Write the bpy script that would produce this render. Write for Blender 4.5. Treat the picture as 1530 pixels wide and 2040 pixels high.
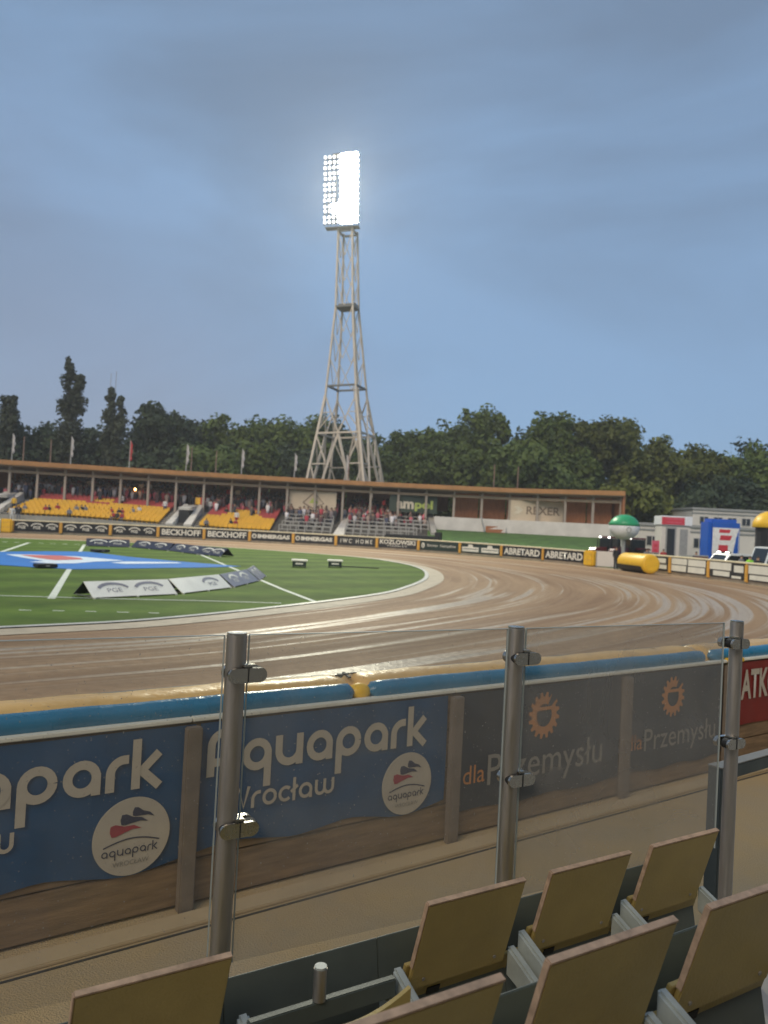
import bpy, bmesh, math, random
import numpy as np
from mathutils import Vector, Matrix
random.seed(7); rng = np.random.default_rng(7)
for o in list(bpy.data.objects): bpy.data.objects.remove(o)
SC = bpy.context.scene; COL = SC.collection
# ------------------------------------------------------------------ camera
F_PX = 1530.0; PITCH = math.atan((1045.4-1020)/F_PX); ROLL = math.atan(.0515); CZ = 2.5
fw = Vector((0, math.cos(PITCH), math.sin(PITCH))); r0 = Vector((1,0,0)); u0 = Vector((0,-math.sin(PITCH),math.cos(PITCH)))
RT = r0*math.cos(ROLL)+u0*math.sin(ROLL); UP = -r0*math.sin(ROLL)+u0*math.cos(ROLL)
CAM = Vector((0,0,CZ))
cd = bpy.data.cameras.new('camera'); cam = bpy.data.objects.new('camera', cd); COL.objects.link(cam)
m = Matrix((RT, UP, -fw)).transposed().to_4x4(); m.translation = CAM; cam.matrix_world = m
cd.sensor_fit = 'HORIZONTAL'; cd.sensor_width = 36; cd.lens = 36*F_PX/1530; cd.clip_start = .05; cd.clip_end = 6000
cd.dof.use_dof = True; cd.dof.focus_distance = 3.0; cd.dof.aperture_fstop = 5.0
SC.camera = cam
# ------------------------------------------------------------------ sky and sun
SUN_EL = math.radians(38); SUN_AZ = math.radians(-158)      # azimuth from +Y clockwise: where the light comes from (behind, left)
W = bpy.data.worlds.new('World'); SC.world = W; W.use_nodes = True
nt = W.node_tree; nt.nodes.clear()
def nn(nt, t, **k):
    n = nt.nodes.new(t)
    for a, b in k.items(): setattr(n, a, b)
    return n
sky = nn(nt,'ShaderNodeTexSky'); sky.sky_type = 'NISHITA'; sky.sun_disc = False
sky.sun_elevation = SUN_EL; sky.sun_rotation = SUN_AZ; sky.air_density = 1.0; sky.dust_density = 1.5; sky.ozone_density = 1.5
tc = nn(nt,'ShaderNodeTexCoord'); mp = nn(nt,'ShaderNodeMapping'); mp.inputs['Scale'].default_value = (1.0,1.0,2.6); mp.inputs['Rotation'].default_value = (.1,.25,.4)
nz = nn(nt,'ShaderNodeTexNoise'); nz.inputs['Scale'].default_value = 1.7; nz.inputs['Detail'].default_value = 5; nz.inputs['Roughness'].default_value = .5
nz.inputs['Distortion'].default_value = .5
rp = nn(nt,'ShaderNodeValToRGB'); rp.color_ramp.elements[0].position = .40; rp.color_ramp.elements[1].position = .62
rp.color_ramp.elements[0].color = (1.38,2.0,2.95,1); rp.color_ramp.elements[1].color = (1.86,2.95,4.6,1)
nz2 = nn(nt,'ShaderNodeTexNoise'); nz2.inputs['Scale'].default_value = .9; nz2.inputs['Detail'].default_value = 3
sx_ = nn(nt,'ShaderNodeSeparateXYZ'); hz = nn(nt,'ShaderNodeMapRange'); hz.inputs['From Min'].default_value = .0; hz.inputs['From Max'].default_value = .50; hz.inputs['To Min'].default_value = .85; hz.inputs['To Max'].default_value = 0
hr = nn(nt,'ShaderNodeValToRGB'); hr.color_ramp.elements[0].position = .40; hr.color_ramp.elements[1].position = .58
hr.color_ramp.elements[0].color = (2.25,2.52,3.30,1); hr.color_ramp.elements[1].color = (1.95,3.05,4.65,1)
hm = nn(nt,'ShaderNodeMix', data_type='RGBA')
mx = nn(nt,'ShaderNodeMix', data_type='RGBA'); mx.inputs['Factor'].default_value = .90
bg = nn(nt,'ShaderNodeBackground'); bg.inputs['Strength'].default_value = .098
wo = nn(nt,'ShaderNodeOutputWorld')
L = nt.links.new
L(tc.outputs['Generated'], mp.inputs['Vector']); L(mp.outputs['Vector'], nz.inputs['Vector']); L(nz.outputs['Fac'], rp.inputs['Fac'])
L(tc.outputs['Generated'], sx_.inputs[0]); L(sx_.outputs['Z'], hz.inputs['Value']); L(tc.outputs['Generated'], nz2.inputs['Vector']); ad=nn(nt,'ShaderNodeMath',operation='MULTIPLY_ADD'); ad.inputs[1].default_value=.28; L(sx_.outputs['X'],ad.inputs[0]); L(nz2.outputs['Fac'],ad.inputs[2]); L(ad.outputs[0], hr.inputs['Fac']); L(hz.outputs['Result'], hm.inputs['Factor']); L(rp.outputs['Color'], hm.inputs['A']); L(hr.outputs['Color'], hm.inputs['B'])
L(sky.outputs['Color'], mx.inputs['A']); L(hm.outputs['Result'], mx.inputs['B']); L(mx.outputs['Result'], bg.inputs['Color']); L(bg.outputs['Background'], wo.inputs['Surface'])
sl = bpy.data.lights.new('sun','SUN'); sl.energy = 1.5; sl.angle = math.radians(35); sl.color = (1,.87,.68)
so = bpy.data.objects.new('sun', sl); COL.objects.link(so)
sd = Vector((math.sin(SUN_AZ)*math.cos(SUN_EL), math.cos(SUN_AZ)*math.cos(SUN_EL), math.sin(SUN_EL)))
so.rotation_euler = sd.to_track_quat('Z','Y').to_euler(); so.location = (0,-20,40)
vs = SC.view_settings; vs.view_transform = 'Standard'; vs.look = 'None'; vs.gamma = 1; vs.use_curve_mapping = False; vs.exposure = .45
SC.cycles.max_bounces = 6; SC.cycles.volume_bounces = 0; SC.cycles.transparent_max_bounces = 12; SC.cycles.use_denoising = True
SC.cycles.sample_clamp_indirect = 4
# ------------------------------------------------------------------ geometry helpers
def ray(x,y): return fw + RT*((x-765)/F_PX) - UP*((y-1020)/F_PX)
def G(x,y,z=0.0):
    d = ray(x,y); return CAM + d*((z-CZ)/d.z)
def at(x,y,Y):
    d = ray(x,y); return CAM + d*(Y/d.y)
def hor(x): return 1006+.0515*x
def gp(x,Y): 
    p = G(x, hor(x)+CZ*F_PX/Y); return Vector((p.x,p.y,0))
def proj(p):
    v = Vector(p)-CAM; return 765+F_PX*v.dot(RT)/v.dot(fw), 1020-F_PX*v.dot(UP)/v.dot(fw)

def tag(o, label=None, cat=None, group=None, kind=None):
    if label: o['label'] = label
    if cat: o['category'] = cat
    if group: o['group'] = group
    if kind: o['kind'] = kind
    return o
def thing(name, label, cat, loc=(0,0,0), rz=0, group=None):
    o = bpy.data.objects.new(name, None); COL.objects.link(o); o.empty_display_size = .2
    o.location = loc; o.rotation_euler = (0,0,rz)
    return tag(o, label, cat, group)
def link(name, me, parent=None, loc=(0,0,0), rot=(0,0,0)):
    o = bpy.data.objects.new(name, me); COL.objects.link(o); o.location = loc; o.rotation_euler = rot
    if parent: o.parent = parent
    return o
def copy_tree(o, parent=None):
    c = o.copy(); COL.objects.link(c); c.parent = parent
    for ch in list(o.children): copy_tree(ch, c)
    return c

class MB:
    def __init__(s): s.v=[]; s.f=[]; s.m=[]
    def add(s, vs, fs, mi=0):
        n=len(s.v); s.v += [tuple(p) for p in vs]; s.f += [tuple(i+n for i in f) for f in fs]; s.m += [mi]*len(fs); return s
    def hexa(s, p, mi=0): return s.add(p, [(0,3,2,1),(4,5,6,7),(0,1,5,4),(1,2,6,5),(2,3,7,6),(3,0,4,7)], mi)
    def box(s, a, b, mi=0):
        (x0,y0,z0),(x1,y1,z1)=a,b
        return s.hexa([(x0,y0,z0),(x1,y0,z0),(x1,y1,z0),(x0,y1,z0),(x0,y0,z1),(x1,y0,z1),(x1,y1,z1),(x0,y1,z1)], mi)
    def bar(s, p, q, w, h=None, mi=0, up=Vector((0,0,1))):
        p=Vector(p); q=Vector(q); h=h or w; d=(q-p).normalized()
        if abs(d.dot(up))>.97: up=Vector((0,1,0))
        a=d.cross(up).normalized()*(w/2); b=a.cross(d).normalized()*(h/2)
        return s.hexa([p-a-b,p+a-b,p+a+b,p-a+b,q-a-b,q+a-b,q+a+b,q-a+b], mi)
    def tube(s, p, q, r0, r1=None, n=8, mi=0, caps=True):
        p=Vector(p); q=Vector(q); r1=r0 if r1 is None else r1; d=(q-p).normalized()
        up=Vector((0,0,1)) if abs(d.z)<.95 else Vector((0,1,0))
        a=d.cross(up).normalized(); b=a.cross(d)
        vs=[]
        for c,r in ((p,r0),(q,r1)):
            for k in range(n):
                t=2*math.pi*k/n; vs.append(c+a*(r*math.cos(t))+b*(r*math.sin(t)))
        fs=[(k,(k+1)%n,n+(k+1)%n,n+k) for k in range(n)]
        if caps: fs += [tuple(range(n-1,-1,-1)), tuple(range(n,2*n))]
        return s.add(vs, fs, mi)
    def loft(s, rings, mi=0, closed=True, caps=True):
        n=len(rings[0]); vs=[p for r in rings for p in r]; fs=[]
        for i in range(len(rings)-1):
            for k in range(n if closed else n-1):
                k2=(k+1)%n; fs.append((i*n+k,i*n+k2,(i+1)*n+k2,(i+1)*n+k))
        if caps and closed: fs += [tuple(range(n-1,-1,-1)), tuple((len(rings)-1)*n+k for k in range(n))]
        return s.add(vs, fs, mi)
    def sphere(s, c, r, nu=10, nv=7, mi=0, zmin=-1):
        c=Vector(c); rx,ry,rz=(r,r,r) if not hasattr(r,'__len__') else r; rings=[]
        for i in range(nv+1):
            t=math.pi*(i/nv)-math.pi/2; z=max(math.sin(t),zmin); cc=max(.02,math.cos(t))
            rings.append([c+Vector((rx*cc*math.cos(2*math.pi*k/nu), ry*cc*math.sin(2*math.pi*k/nu), rz*z)) for k in range(nu)])
        return s.loft(rings, mi)
    def prism(s, pts, z0, z1, mi=0):      # pts xy
        n=len(pts); vs=[(x,y,z0) for x,y in pts]+[(x,y,z1) for x,y in pts]
        fs=[tuple(range(n-1,-1,-1)),tuple(range(n,2*n))]+[(k,(k+1)%n,n+(k+1)%n,n+k) for k in range(n)]
        return s.add(vs,fs,mi)
    def plate(s, pts, y0, y1, mi=0):      # pts xz, y0<y1, front at y0
        n=len(pts); vs=[(x,y0,z) for x,z in pts]+[(x,y1,z) for x,z in pts]
        fs=[tuple(range(n)),tuple(range(2*n-1,n-1,-1))]+[(k,n+k,n+(k+1)%n,(k+1)%n) for k in range(n)]
        return s.add(vs,fs,mi)
    def sheet(s, pts, mi=0): return s.add(pts,[tuple(range(len(pts)))],mi)
    def mesh(s, name, mats):
        me=bpy.data.meshes.new(name); me.from_pydata(s.v,[],s.f)
        for mt in (mats if isinstance(mats,(list,tuple)) else [mats]): me.materials.append(mt)
        if any(s.m): me.polygons.foreach_set('material_index', s.m)
        bm=bmesh.new(); bm.from_mesh(me); bmesh.ops.recalc_face_normals(bm, faces=bm.faces); bm.to_mesh(me); bm.free()
        me.update(); return me
    def build(s, name, mats, parent=None, smooth=False, bevel=0, loc=(0,0,0), rot=(0,0,0)):
        me=s.mesh(name,mats)
        if bevel:
            bm=bmesh.new(); bm.from_mesh(me)
            bmesh.ops.bevel(bm, geom=[e for e in bm.edges], offset=bevel, segments=2, affect='EDGES', clamp_overlap=True)
            bm.to_mesh(me); bm.free()
        if smooth:
            me.shade_smooth() if smooth=='all' else me.set_sharp_from_angle(angle=math.radians(40))
        return link(name, me, parent, loc, rot)

def cr(pts, n):     # catmull-rom through points, n samples
    P=[np.array(p,float) for p in pts]; P=[2*P[0]-P[1]]+P+[2*P[-1]-P[-2]]; out=[]; m=len(P)-3
    for i in range(n):
        t=i/(n-1)*m; k=min(int(t),m-1); t-=k; a,b,c,d=P[k:k+4]
        out.append(.5*(2*b+(c-a)*t+(2*a-5*b+4*c-d)*t*t+(3*b-a-3*c+d)*t**3))
    return out
# ------------------------------------------------------------------ materials
MATS={}
def mat(name, col, rough=.6, metal=0, var=.15, scale=6, bump=0, bscale=60, spec=.5, coat=0, emit=None, es=1, stretch=(1,1,1), col2=None, attr=None, rvar=0, detail=6):
    if name in MATS: return MATS[name]
    M=bpy.data.materials.new(name); M.use_nodes=True; nt=M.node_tree; b=nt.nodes['Principled BSDF']; l=nt.links.new
    b.inputs['Roughness'].default_value=rough; b.inputs['Metallic'].default_value=metal; b.inputs['Specular IOR Level'].default_value=spec
    if coat: b.inputs['Coat Weight'].default_value=coat; b.inputs['Coat Roughness'].default_value=.15
    g=nn(nt,'ShaderNodeNewGeometry'); mp=nn(nt,'ShaderNodeMapping'); mp.inputs['Scale'].default_value=stretch; l(g.outputs['Position'],mp.inputs['Vector'])
    z=nn(nt,'ShaderNodeTexNoise'); z.inputs['Scale'].default_value=scale; z.inputs['Detail'].default_value=detail; z.inputs['Roughness'].default_value=.62; l(mp.outputs['Vector'],z.inputs['Vector'])
    r=nn(nt,'ShaderNodeMapRange'); r.inputs['From Min'].default_value=.3; r.inputs['From Max'].default_value=.7; l(z.outputs['Fac'],r.inputs['Value'])
    mx=nn(nt,'ShaderNodeMix',data_type='RGBA'); l(r.outputs['Result'],mx.inputs['Factor'])
    c2=col2 or tuple(min(1,c*(1+var)) for c in col); c1=col if col2 else tuple(c*(1-var) for c in col)
    mx.inputs['A'].default_value=(*c1,1); mx.inputs['B'].default_value=(*c2,1)
    out=mx.outputs['Result']
    if attr:
        a=nn(nt,'ShaderNodeAttribute'); a.attribute_name=attr
        mm=nn(nt,'ShaderNodeMix',data_type='RGBA',blend_type='MULTIPLY'); mm.inputs['Factor'].default_value=1; l(out,mm.inputs['A']); l(a.outputs['Color'],mm.inputs['B']); out=mm.outputs['Result']
    l(out,b.inputs['Base Color'])
    if rvar:
        rr=nn(nt,'ShaderNodeMapRange'); rr.inputs['From Min'].default_value=.3; rr.inputs['From Max'].default_value=.7; rr.inputs['To Min'].default_value=rough-rvar; rr.inputs['To Max'].default_value=rough+rvar; l(z.outputs['Fac'],rr.inputs['Value']); l(rr.outputs['Result'],b.inputs['Roughness'])
    if bump:
        z2=nn(nt,'ShaderNodeTexNoise'); z2.inputs['Scale'].default_value=bscale; z2.inputs['Detail'].default_value=5; l(mp.outputs['Vector'],z2.inputs['Vector'])
        bp=nn(nt,'ShaderNodeBump'); bp.inputs['Strength'].default_value=bump; bp.inputs['Distance'].default_value=.02; l(z2.outputs['Fac'],bp.inputs['Height']); l(bp.outputs['Normal'],b.inputs['Normal'])
    if emit: b.inputs['Emission Color'].default_value=(*emit,1); b.inputs['Emission Strength'].default_value=es
    MATS[name]=M; return M
M=lambda n:MATS[n]
mat('ground_grass',(.045,.085,.022),.9,var=.35,scale=.6,bump=.6,bscale=20)
mat('bank_grass',(.06,.125,.022),.9,var=.3,scale=.9,bump=.6,bscale=20)
mat('white_line',(.62,.66,.55),.7,var=.15,scale=3)
mat('kerb_white',(.60,.58,.50),.35,var=.15,scale=2)
mat('sand_band',(.40,.33,.23),.7,var=.2,scale=2)
mat('walkway',(.41,.325,.21),.85,scale=.75,bump=.7,bscale=90,col2=(.51,.345,.15),detail=12,spec=.25)
mat('walk_kerb',(.42,.31,.17),.85,scale=2,col2=(.50,.37,.21))
mat('concrete',(.34,.31,.27),.85,var=.2,scale=1.2,bump=.2)
mat('pale_concrete',(.56,.52,.47),.85,var=.12,scale=.7)
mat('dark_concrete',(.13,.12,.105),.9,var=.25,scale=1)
mat('plank',(.21,.135,.07),.75,var=.35,scale=3,stretch=(1,1,9),bump=.3,bscale=30)
mat('kick',(.34,.28,.2),.8,var=.25,scale=2)
mat('fence_post',(.17,.135,.105),.6,var=.2,scale=5)
mat('blue_banner',(.006,.062,.16),.5,var=.18,scale=4,bump=.15,bscale=6)
mat('dark_banner',(.014,.024,.040),.5,var=.25,scale=4)
mat('red_banner',(.19,.010,.007),.5,var=.15,scale=4)
mat('cream',(.47,.42,.34),.6,var=.06,scale=8)
mat('cream_dim',(.24,.225,.195),.6,var=.08,scale=8)
mat('navy_ink',(.03,.035,.07),.6); mat('red_ink',(.33,.03,.05),.6); mat('copper_ink',(.50,.20,.05),.5,var=.15)
mat('air_blue',(.012,.165,.30),.30,var=.16,scale=2.5,bump=.55,bscale=11,rvar=.1,stretch=(1,1,.5))
mat('air_yellow',(.72,.44,.14),.36,var=.14,scale=2.5,bump=.55,bscale=10,rvar=.12)
mat('bright_yellow',(.78,.46,.02),.45,var=.1,scale=3)
mat('orange_pad',(.66,.36,.06),.5,var=.12,scale=3)
mat('steel',(.48,.44,.40),.5,1,var=.12,scale=14,rvar=.1,stretch=(6,6,.4))
mat('clamp',(.50,.48,.44),.25,1,var=.1,scale=20,rvar=.08)
mat('rubber',(.02,.02,.02),.7)
mat('green_steel',(.075,.09,.085),.5,var=.15)
mat('seat_yellow',(.38,.275,.085),.5,col2=(.48,.35,.115),scale=4,bump=.12,bscale=120,rvar=.06)
mat('seat_edge',(.50,.33,.21),.6,var=.3,scale=25)
mat('seat_plate',(.085,.10,.09),.5,var=.12,scale=5)
mat('seat_bracket',(.40,.43,.40),.45,var=.15,scale=12)
mat('olive',(.19,.17,.07),.6)
mat('board_black',(.016,.018,.020),.5,var=.3,scale=1)
mat('board_green',(.012,.030,.022),.5,var=.3,scale=1)
mat('board_white',(.74,.72,.62),.5,var=.08,scale=2)
mat('cap',(.78,.71,.50),.5,var=.1,scale=2)
mat('vinyl_white',(.82,.80,.70),.34,var=.08,scale=2)
mat('vinyl_navy',(.04,.042,.065),.4,var=.2,scale=2)
mat('vinyl_grey',(.19,.19,.23),.35,var=.2,scale=2)
mat('tarp_blue',(.0,.15,.50),.8,var=.1,scale=.5)
mat('tarp_red',(.55,.12,.10),.6); mat('tarp_white',(.66,.74,.80),.6)
mat('fascia',(.40,.19,.065),.55,var=.15,scale=1)
mat('beam',(.30,.22,.15),.65,var=.15,scale=1)
mat('column',(.36,.30,.25),.6,var=.1)
mat('wood_wall',(.34,.135,.055),.75,var=.3,scale=2,stretch=(6,6,.6))
mat('roof_dark',(.10,.085,.075),.8)
mat('yellow_plastic',(.72,.40,.012),.5,var=.1,scale=.7)
mat('red_plastic',(.40,.035,.035),.55,var=.15,scale=.7)
mat('grey_rail',(.36,.34,.31),.55)
mat('tower_paint',(.58,.50,.40),.6,var=.12,scale=.5)
mat('tower_dark',(.16,.16,.15),.6)
mat('flag_white',(.50,.46,.45),.7); mat('flag_red',(.48,.05,.05),.7); mat('flag_gold',(.75,.42,.04),.7); mat('flag_cream',(.70,.52,.34),.7)
mat('pole',(.28,.17,.13),.6); mat('pole_grey',(.38,.36,.34),.5)
mat('banner_beige',(.60,.49,.36),.65,var=.06,scale=1); mat('banner_green',(.035,.055,.04),.6,var=.15)
mat('brown_ink',(.22,.16,.12),.7); mat('lime_ink',(.42,.50,.12),.6); mat('beige_ink',(.66,.58,.46),.6)
mat('wall_white',(.62,.58,.52),.7,var=.07,scale=.6); mat('window_dark',(.03,.035,.04),.15); mat('trim_grey',(.30,.30,.29),.6)
mat('sign_red',(.55,.04,.06),.5); mat('pink_red',(.62,.10,.15),.5); mat('inflate_blue',(.01,.10,.48),.4,var=.1,scale=1)
mat('inflate_green',(.02,.30,.12),.4); mat('inflate_white',(.74,.75,.76),.45)
mat('car_red',(.12,.014,.016),.25,coat=.6); mat('car_white',(.68,.70,.70),.25,coat=.5); mat('car_glass',(.015,.02,.025),.06)
mat('tyre',(.015,.015,.015),.8); mat('headlamp',(.8,.8,.75),.2,emit=(1,.97,.9),es=5)
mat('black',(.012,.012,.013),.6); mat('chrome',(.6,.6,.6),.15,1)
mat('skin',(.42,.24,.16),.6); mat('jeans',(.05,.08,.16),.8); mat('dark_cloth',(.02,.021,.026),.85); mat('white_cloth',(.66,.64,.62),.8)
mat('red_cloth',(.36,.03,.035),.8); mat('yellow_cloth',(.70,.42,.03),.8); mat('grey_cloth',(.2,.2,.22),.8); mat('hivis',(.30,.75,.03),.6); mat('hair',(.03,.02,.014),.8)
mat('crowd_paint',(1,1,1),.85,var=.1,attr='tint')
mat('bark',(.07,.055,.04),.9,var=.3,scale=4)
mat('flare',(1,.6,.2),.5,emit=(1,.55,.18),es=9)

def leaf_mat(name, c1, c2):
    Mx=mat(name,c1,.62,col2=c2,scale=.42,detail=3,spec=.25)
    nt=Mx.node_tree; b=nt.nodes['Principled BSDF']; l=nt.links.new
    src=b.inputs['Base Color'].links[0].from_socket
    oi=nn(nt,'ShaderNodeObjectInfo'); hs=nn(nt,'ShaderNodeHueSaturation'); mr=nn(nt,'ShaderNodeMapRange'); mr.inputs['To Min'].default_value=.82; mr.inputs['To Max'].default_value=1.2
    l(oi.outputs['Random'],mr.inputs['Value']); l(mr.outputs['Result'],hs.inputs['Value']); l(src,hs.inputs['Color']); l(hs.outputs['Color'],b.inputs['Base Color'])
    tr=nn(nt,'ShaderNodeBsdfTranslucent'); ms=nn(nt,'ShaderNodeMixShader'); ms.inputs[0].default_value=.30
    l(hs.outputs['Color'],tr.inputs['Color']); l(b.outputs['BSDF'],ms.inputs[1]); l(tr.outputs['BSDF'],ms.inputs[2]); l(ms.outputs['Shader'],nt.nodes['Material Output'].inputs['Surface'])
leaf_mat('leaf_poplar',(.050,.060,.036),(.092,.105,.058))
leaf_mat('leaf_dark',(.042,.062,.034),(.082,.110,.052))
leaf_mat('leaf_mid',(.078,.112,.026),(.150,.195,.046))
leaf_mat('leaf_light',(.10,.145,.038),(.175,.23,.065))
leaf_mat('leaf_olive',(.095,.115,.026),(.175,.190,.046))

# turf with mowing stripes, clay track with wheel streaks and painted glare
def turf_mat():
    Mx=mat('turf',(.060,.112,.014),.8,col2=(.105,.165,.024),scale=.9,bump=.5,bscale=40,spec=.10)
    nt=Mx.node_tree; b=nt.nodes['Principled BSDF']; l=nt.links.new; src=b.inputs['Base Color'].links[0].from_socket
    g=nn(nt,'ShaderNodeNewGeometry'); mp=nn(nt,'ShaderNodeMapping'); mp.inputs['Rotation'].default_value=(0,0,.9); l(g.outputs['Position'],mp.inputs['Vector'])
    wv=nn(nt,'ShaderNodeTexWave'); wv.inputs['Scale'].default_value=.09; wv.inputs['Distortion'].default_value=.6; wv.inputs['Detail'].default_value=2; l(mp.outputs['Vector'],wv.inputs['Vector'])
    mr=nn(nt,'ShaderNodeMapRange'); mr.inputs['To Min'].default_value=.84; mr.inputs['To Max'].default_value=1.18; l(wv.outputs['Fac'],mr.inputs['Value'])
    hs=nn(nt,'ShaderNodeHueSaturation'); l(src,hs.inputs['Color']); l(mr.outputs['Result'],hs.inputs['Value']); l(hs.outputs['Color'],b.inputs['Base Color'])
turf_mat()
def track_mat():
    Mx=bpy.data.materials.new('track_clay'); Mx.use_nodes=True; nt=Mx.node_tree; b=nt.nodes['Principled BSDF']; l=nt.links.new; MATS['track_clay']=Mx
    uv=nn(nt,'ShaderNodeUVMap'); uv.uv_map='UVMap'
    g=nn(nt,'ShaderNodeNewGeometry')
    def noise(sx,sy,sc,det,dist=0,off=0,src=None):
        mp=nn(nt,'ShaderNodeMapping'); mp.inputs['Scale'].default_value=(sx,sy,1); mp.inputs['Location'].default_value=(off,off*.7,0); l(src or uv.outputs['UV'],mp.inputs['Vector'])
        z=nn(nt,'ShaderNodeTexNoise'); z.inputs['Scale'].default_value=sc; z.inputs['Detail'].default_value=det; z.inputs['Distortion'].default_value=dist; z.inputs['Roughness'].default_value=.55; l(mp.outputs['Vector'],z.inputs['Vector']); return z.outputs['Fac']
    def rng_(v,a,b_,c=0,d=1):
        r=nn(nt,'ShaderNodeMapRange'); r.interpolation_type='SMOOTHSTEP'
        for k,x in zip(('From Min','From Max','To Min','To Max'),(a,b_,c,d)): r.inputs[k].default_value=x
        l(v,r.inputs['Value']); return r.outputs['Result']
    def mixc(f,a,c):
        mx=nn(nt,'ShaderNodeMix',data_type='RGBA'); l(f,mx.inputs['Factor'])
        for k,x in (('A',a),('B',c)):
            if isinstance(x,tuple): mx.inputs[k].default_value=(*x,1)
            else: l(x,mx.inputs[k])
        return mx.outputs['Result']
    broad=noise(.8,9,1,3,.4); fine=noise(.9,58,1,5,.4,3); streak=noise(.42,11,1,4,.75,8); streak2=noise(.55,62,1,6,.35,21); grain=noise(1,1,5.0,12,0,0,g.outputs['Position'])
    base=mixc(rng_(broad,.35,.65),(.205,.115,.056),(.325,.205,.110))
    base=mixc(rng_(fine,.42,.68,0,.5),base,(.37,.25,.145))
    sm_=nn(nt,'ShaderNodeMath',operation='MULTIPLY_ADD'); l(streak2,sm_.inputs[0]); sm_.inputs[1].default_value=.85; l(streak,sm_.inputs[2])
    wet_glare=rng_(sm_.outputs[0],.93,1.14)
    base=mixc(wet_glare,base,(.45,.355,.24))  # streaks also mixed paler, their shine put into the clay colour
    base=mixc(rng_(grain,.40,.66,0,.5),base,(.19,.11,.056))
    l(base,b.inputs['Base Color'])
    mm=nn(nt,'ShaderNodeMath',operation='MULTIPLY'); l(wet_glare,mm.inputs[0]); mm.inputs[1].default_value=1
    l(rng_(mm.outputs[0],0,1,.72,.34),b.inputs['Roughness']); l(rng_(mm.outputs[0],0,1,.18,.6),b.inputs['Specular IOR Level'])
    bp=nn(nt,'ShaderNodeBump'); bp.inputs['Strength'].default_value=.5; bp.inputs['Distance'].default_value=.03; l(fine,bp.inputs['Height'])
    bp2=nn(nt,'ShaderNodeBump'); bp2.inputs['Strength'].default_value=.6; bp2.inputs['Distance'].default_value=.03; l(grain,bp2.inputs['Height']); l(bp.outputs['Normal'],bp2.inputs['Normal']); l(bp2.outputs['Normal'],b.inputs['Normal'])
track_mat()
def glass_mat(nm,h0,h1):
    Mx=bpy.data.materials.new(nm); Mx.use_nodes=True; nt=Mx.node_tree; nt.nodes.clear(); l=nt.links.new; MATS[nm]=Mx
    o=nn(nt,'ShaderNodeOutputMaterial'); t=nn(nt,'ShaderNodeBsdfTransparent'); t.inputs['Color'].default_value=(.90,.90,.88,1)
    g=nn(nt,'ShaderNodeBsdfGlossy'); g.inputs['Roughness'].default_value=.03; g.inputs['Color'].default_value=(1,1,1,1)
    fr=nn(nt,'ShaderNodeFresnel'); fr.inputs['IOR'].default_value=1.42
    m1=nn(nt,'ShaderNodeMixShader'); l(fr.outputs['Fac'],m1.inputs[0]); l(t.outputs[0],m1.inputs[1]); l(g.outputs[0],m1.inputs[2])
    d=nn(nt,'ShaderNodeBsdfDiffuse'); d.inputs['Color'].default_value=(.40,.385,.36,1)
    geo=nn(nt,'ShaderNodeNewGeometry'); z=nn(nt,'ShaderNodeTexNoise'); z.inputs['Scale'].default_value=150; z.inputs['Detail'].default_value=1; l(geo.outputs['Position'],z.inputs['Vector'])
    z2=nn(nt,'ShaderNodeTexNoise'); z2.inputs['Scale'].default_value=2.6; z2.inputs['Detail'].default_value=6; z2.inputs['Distortion'].default_value=1.2; l(geo.outputs['Position'],z2.inputs['Vector'])
    a=nn(nt,'ShaderNodeMapRange'); a.inputs['From Min'].default_value=.70; a.inputs['From Max'].default_value=.77; a.inputs['To Max'].default_value=.7; l(z.outputs['Fac'],a.inputs['Value'])
    c=nn(nt,'ShaderNodeMapRange'); c.inputs['From Min'].default_value=.3; c.inputs['From Max'].default_value=.75; c.inputs['To Min'].default_value=h0; c.inputs['To Max'].default_value=h1; l(z2.outputs['Fac'],c.inputs['Value'])
    mxx=nn(nt,'ShaderNodeMath',operation='MAXIMUM'); l(a.outputs[0],mxx.inputs[0]); l(c.outputs[0],mxx.inputs[1])
    m2=nn(nt,'ShaderNodeMixShader'); l(mxx.outputs[0],m2.inputs[0]); l(m1.outputs[0],m2.inputs[1]); l(d.outputs[0],m2.inputs[2]); l(m2.outputs[0],o.inputs['Surface'])
glass_mat('glass_clear',.08,.24); glass_mat('glass_dusty',.15,.36); glass_mat('glass_hazy',.32,.52)
mat('glass_edge',(.42,.46,.43),.2,var=.1)
def lamp_mat(name,col,s):
    Mx=bpy.data.materials.new(name); Mx.use_nodes=True; b=Mx.node_tree.nodes['Principled BSDF']; b.inputs['Emission Color'].default_value=(*col,1); b.inputs['Emission Strength'].default_value=s; MATS[name]=Mx
lamp_mat('lamp_side',(1,.99,.92),4); lamp_mat('lamp_front',(1,.97,.78),330)

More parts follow.
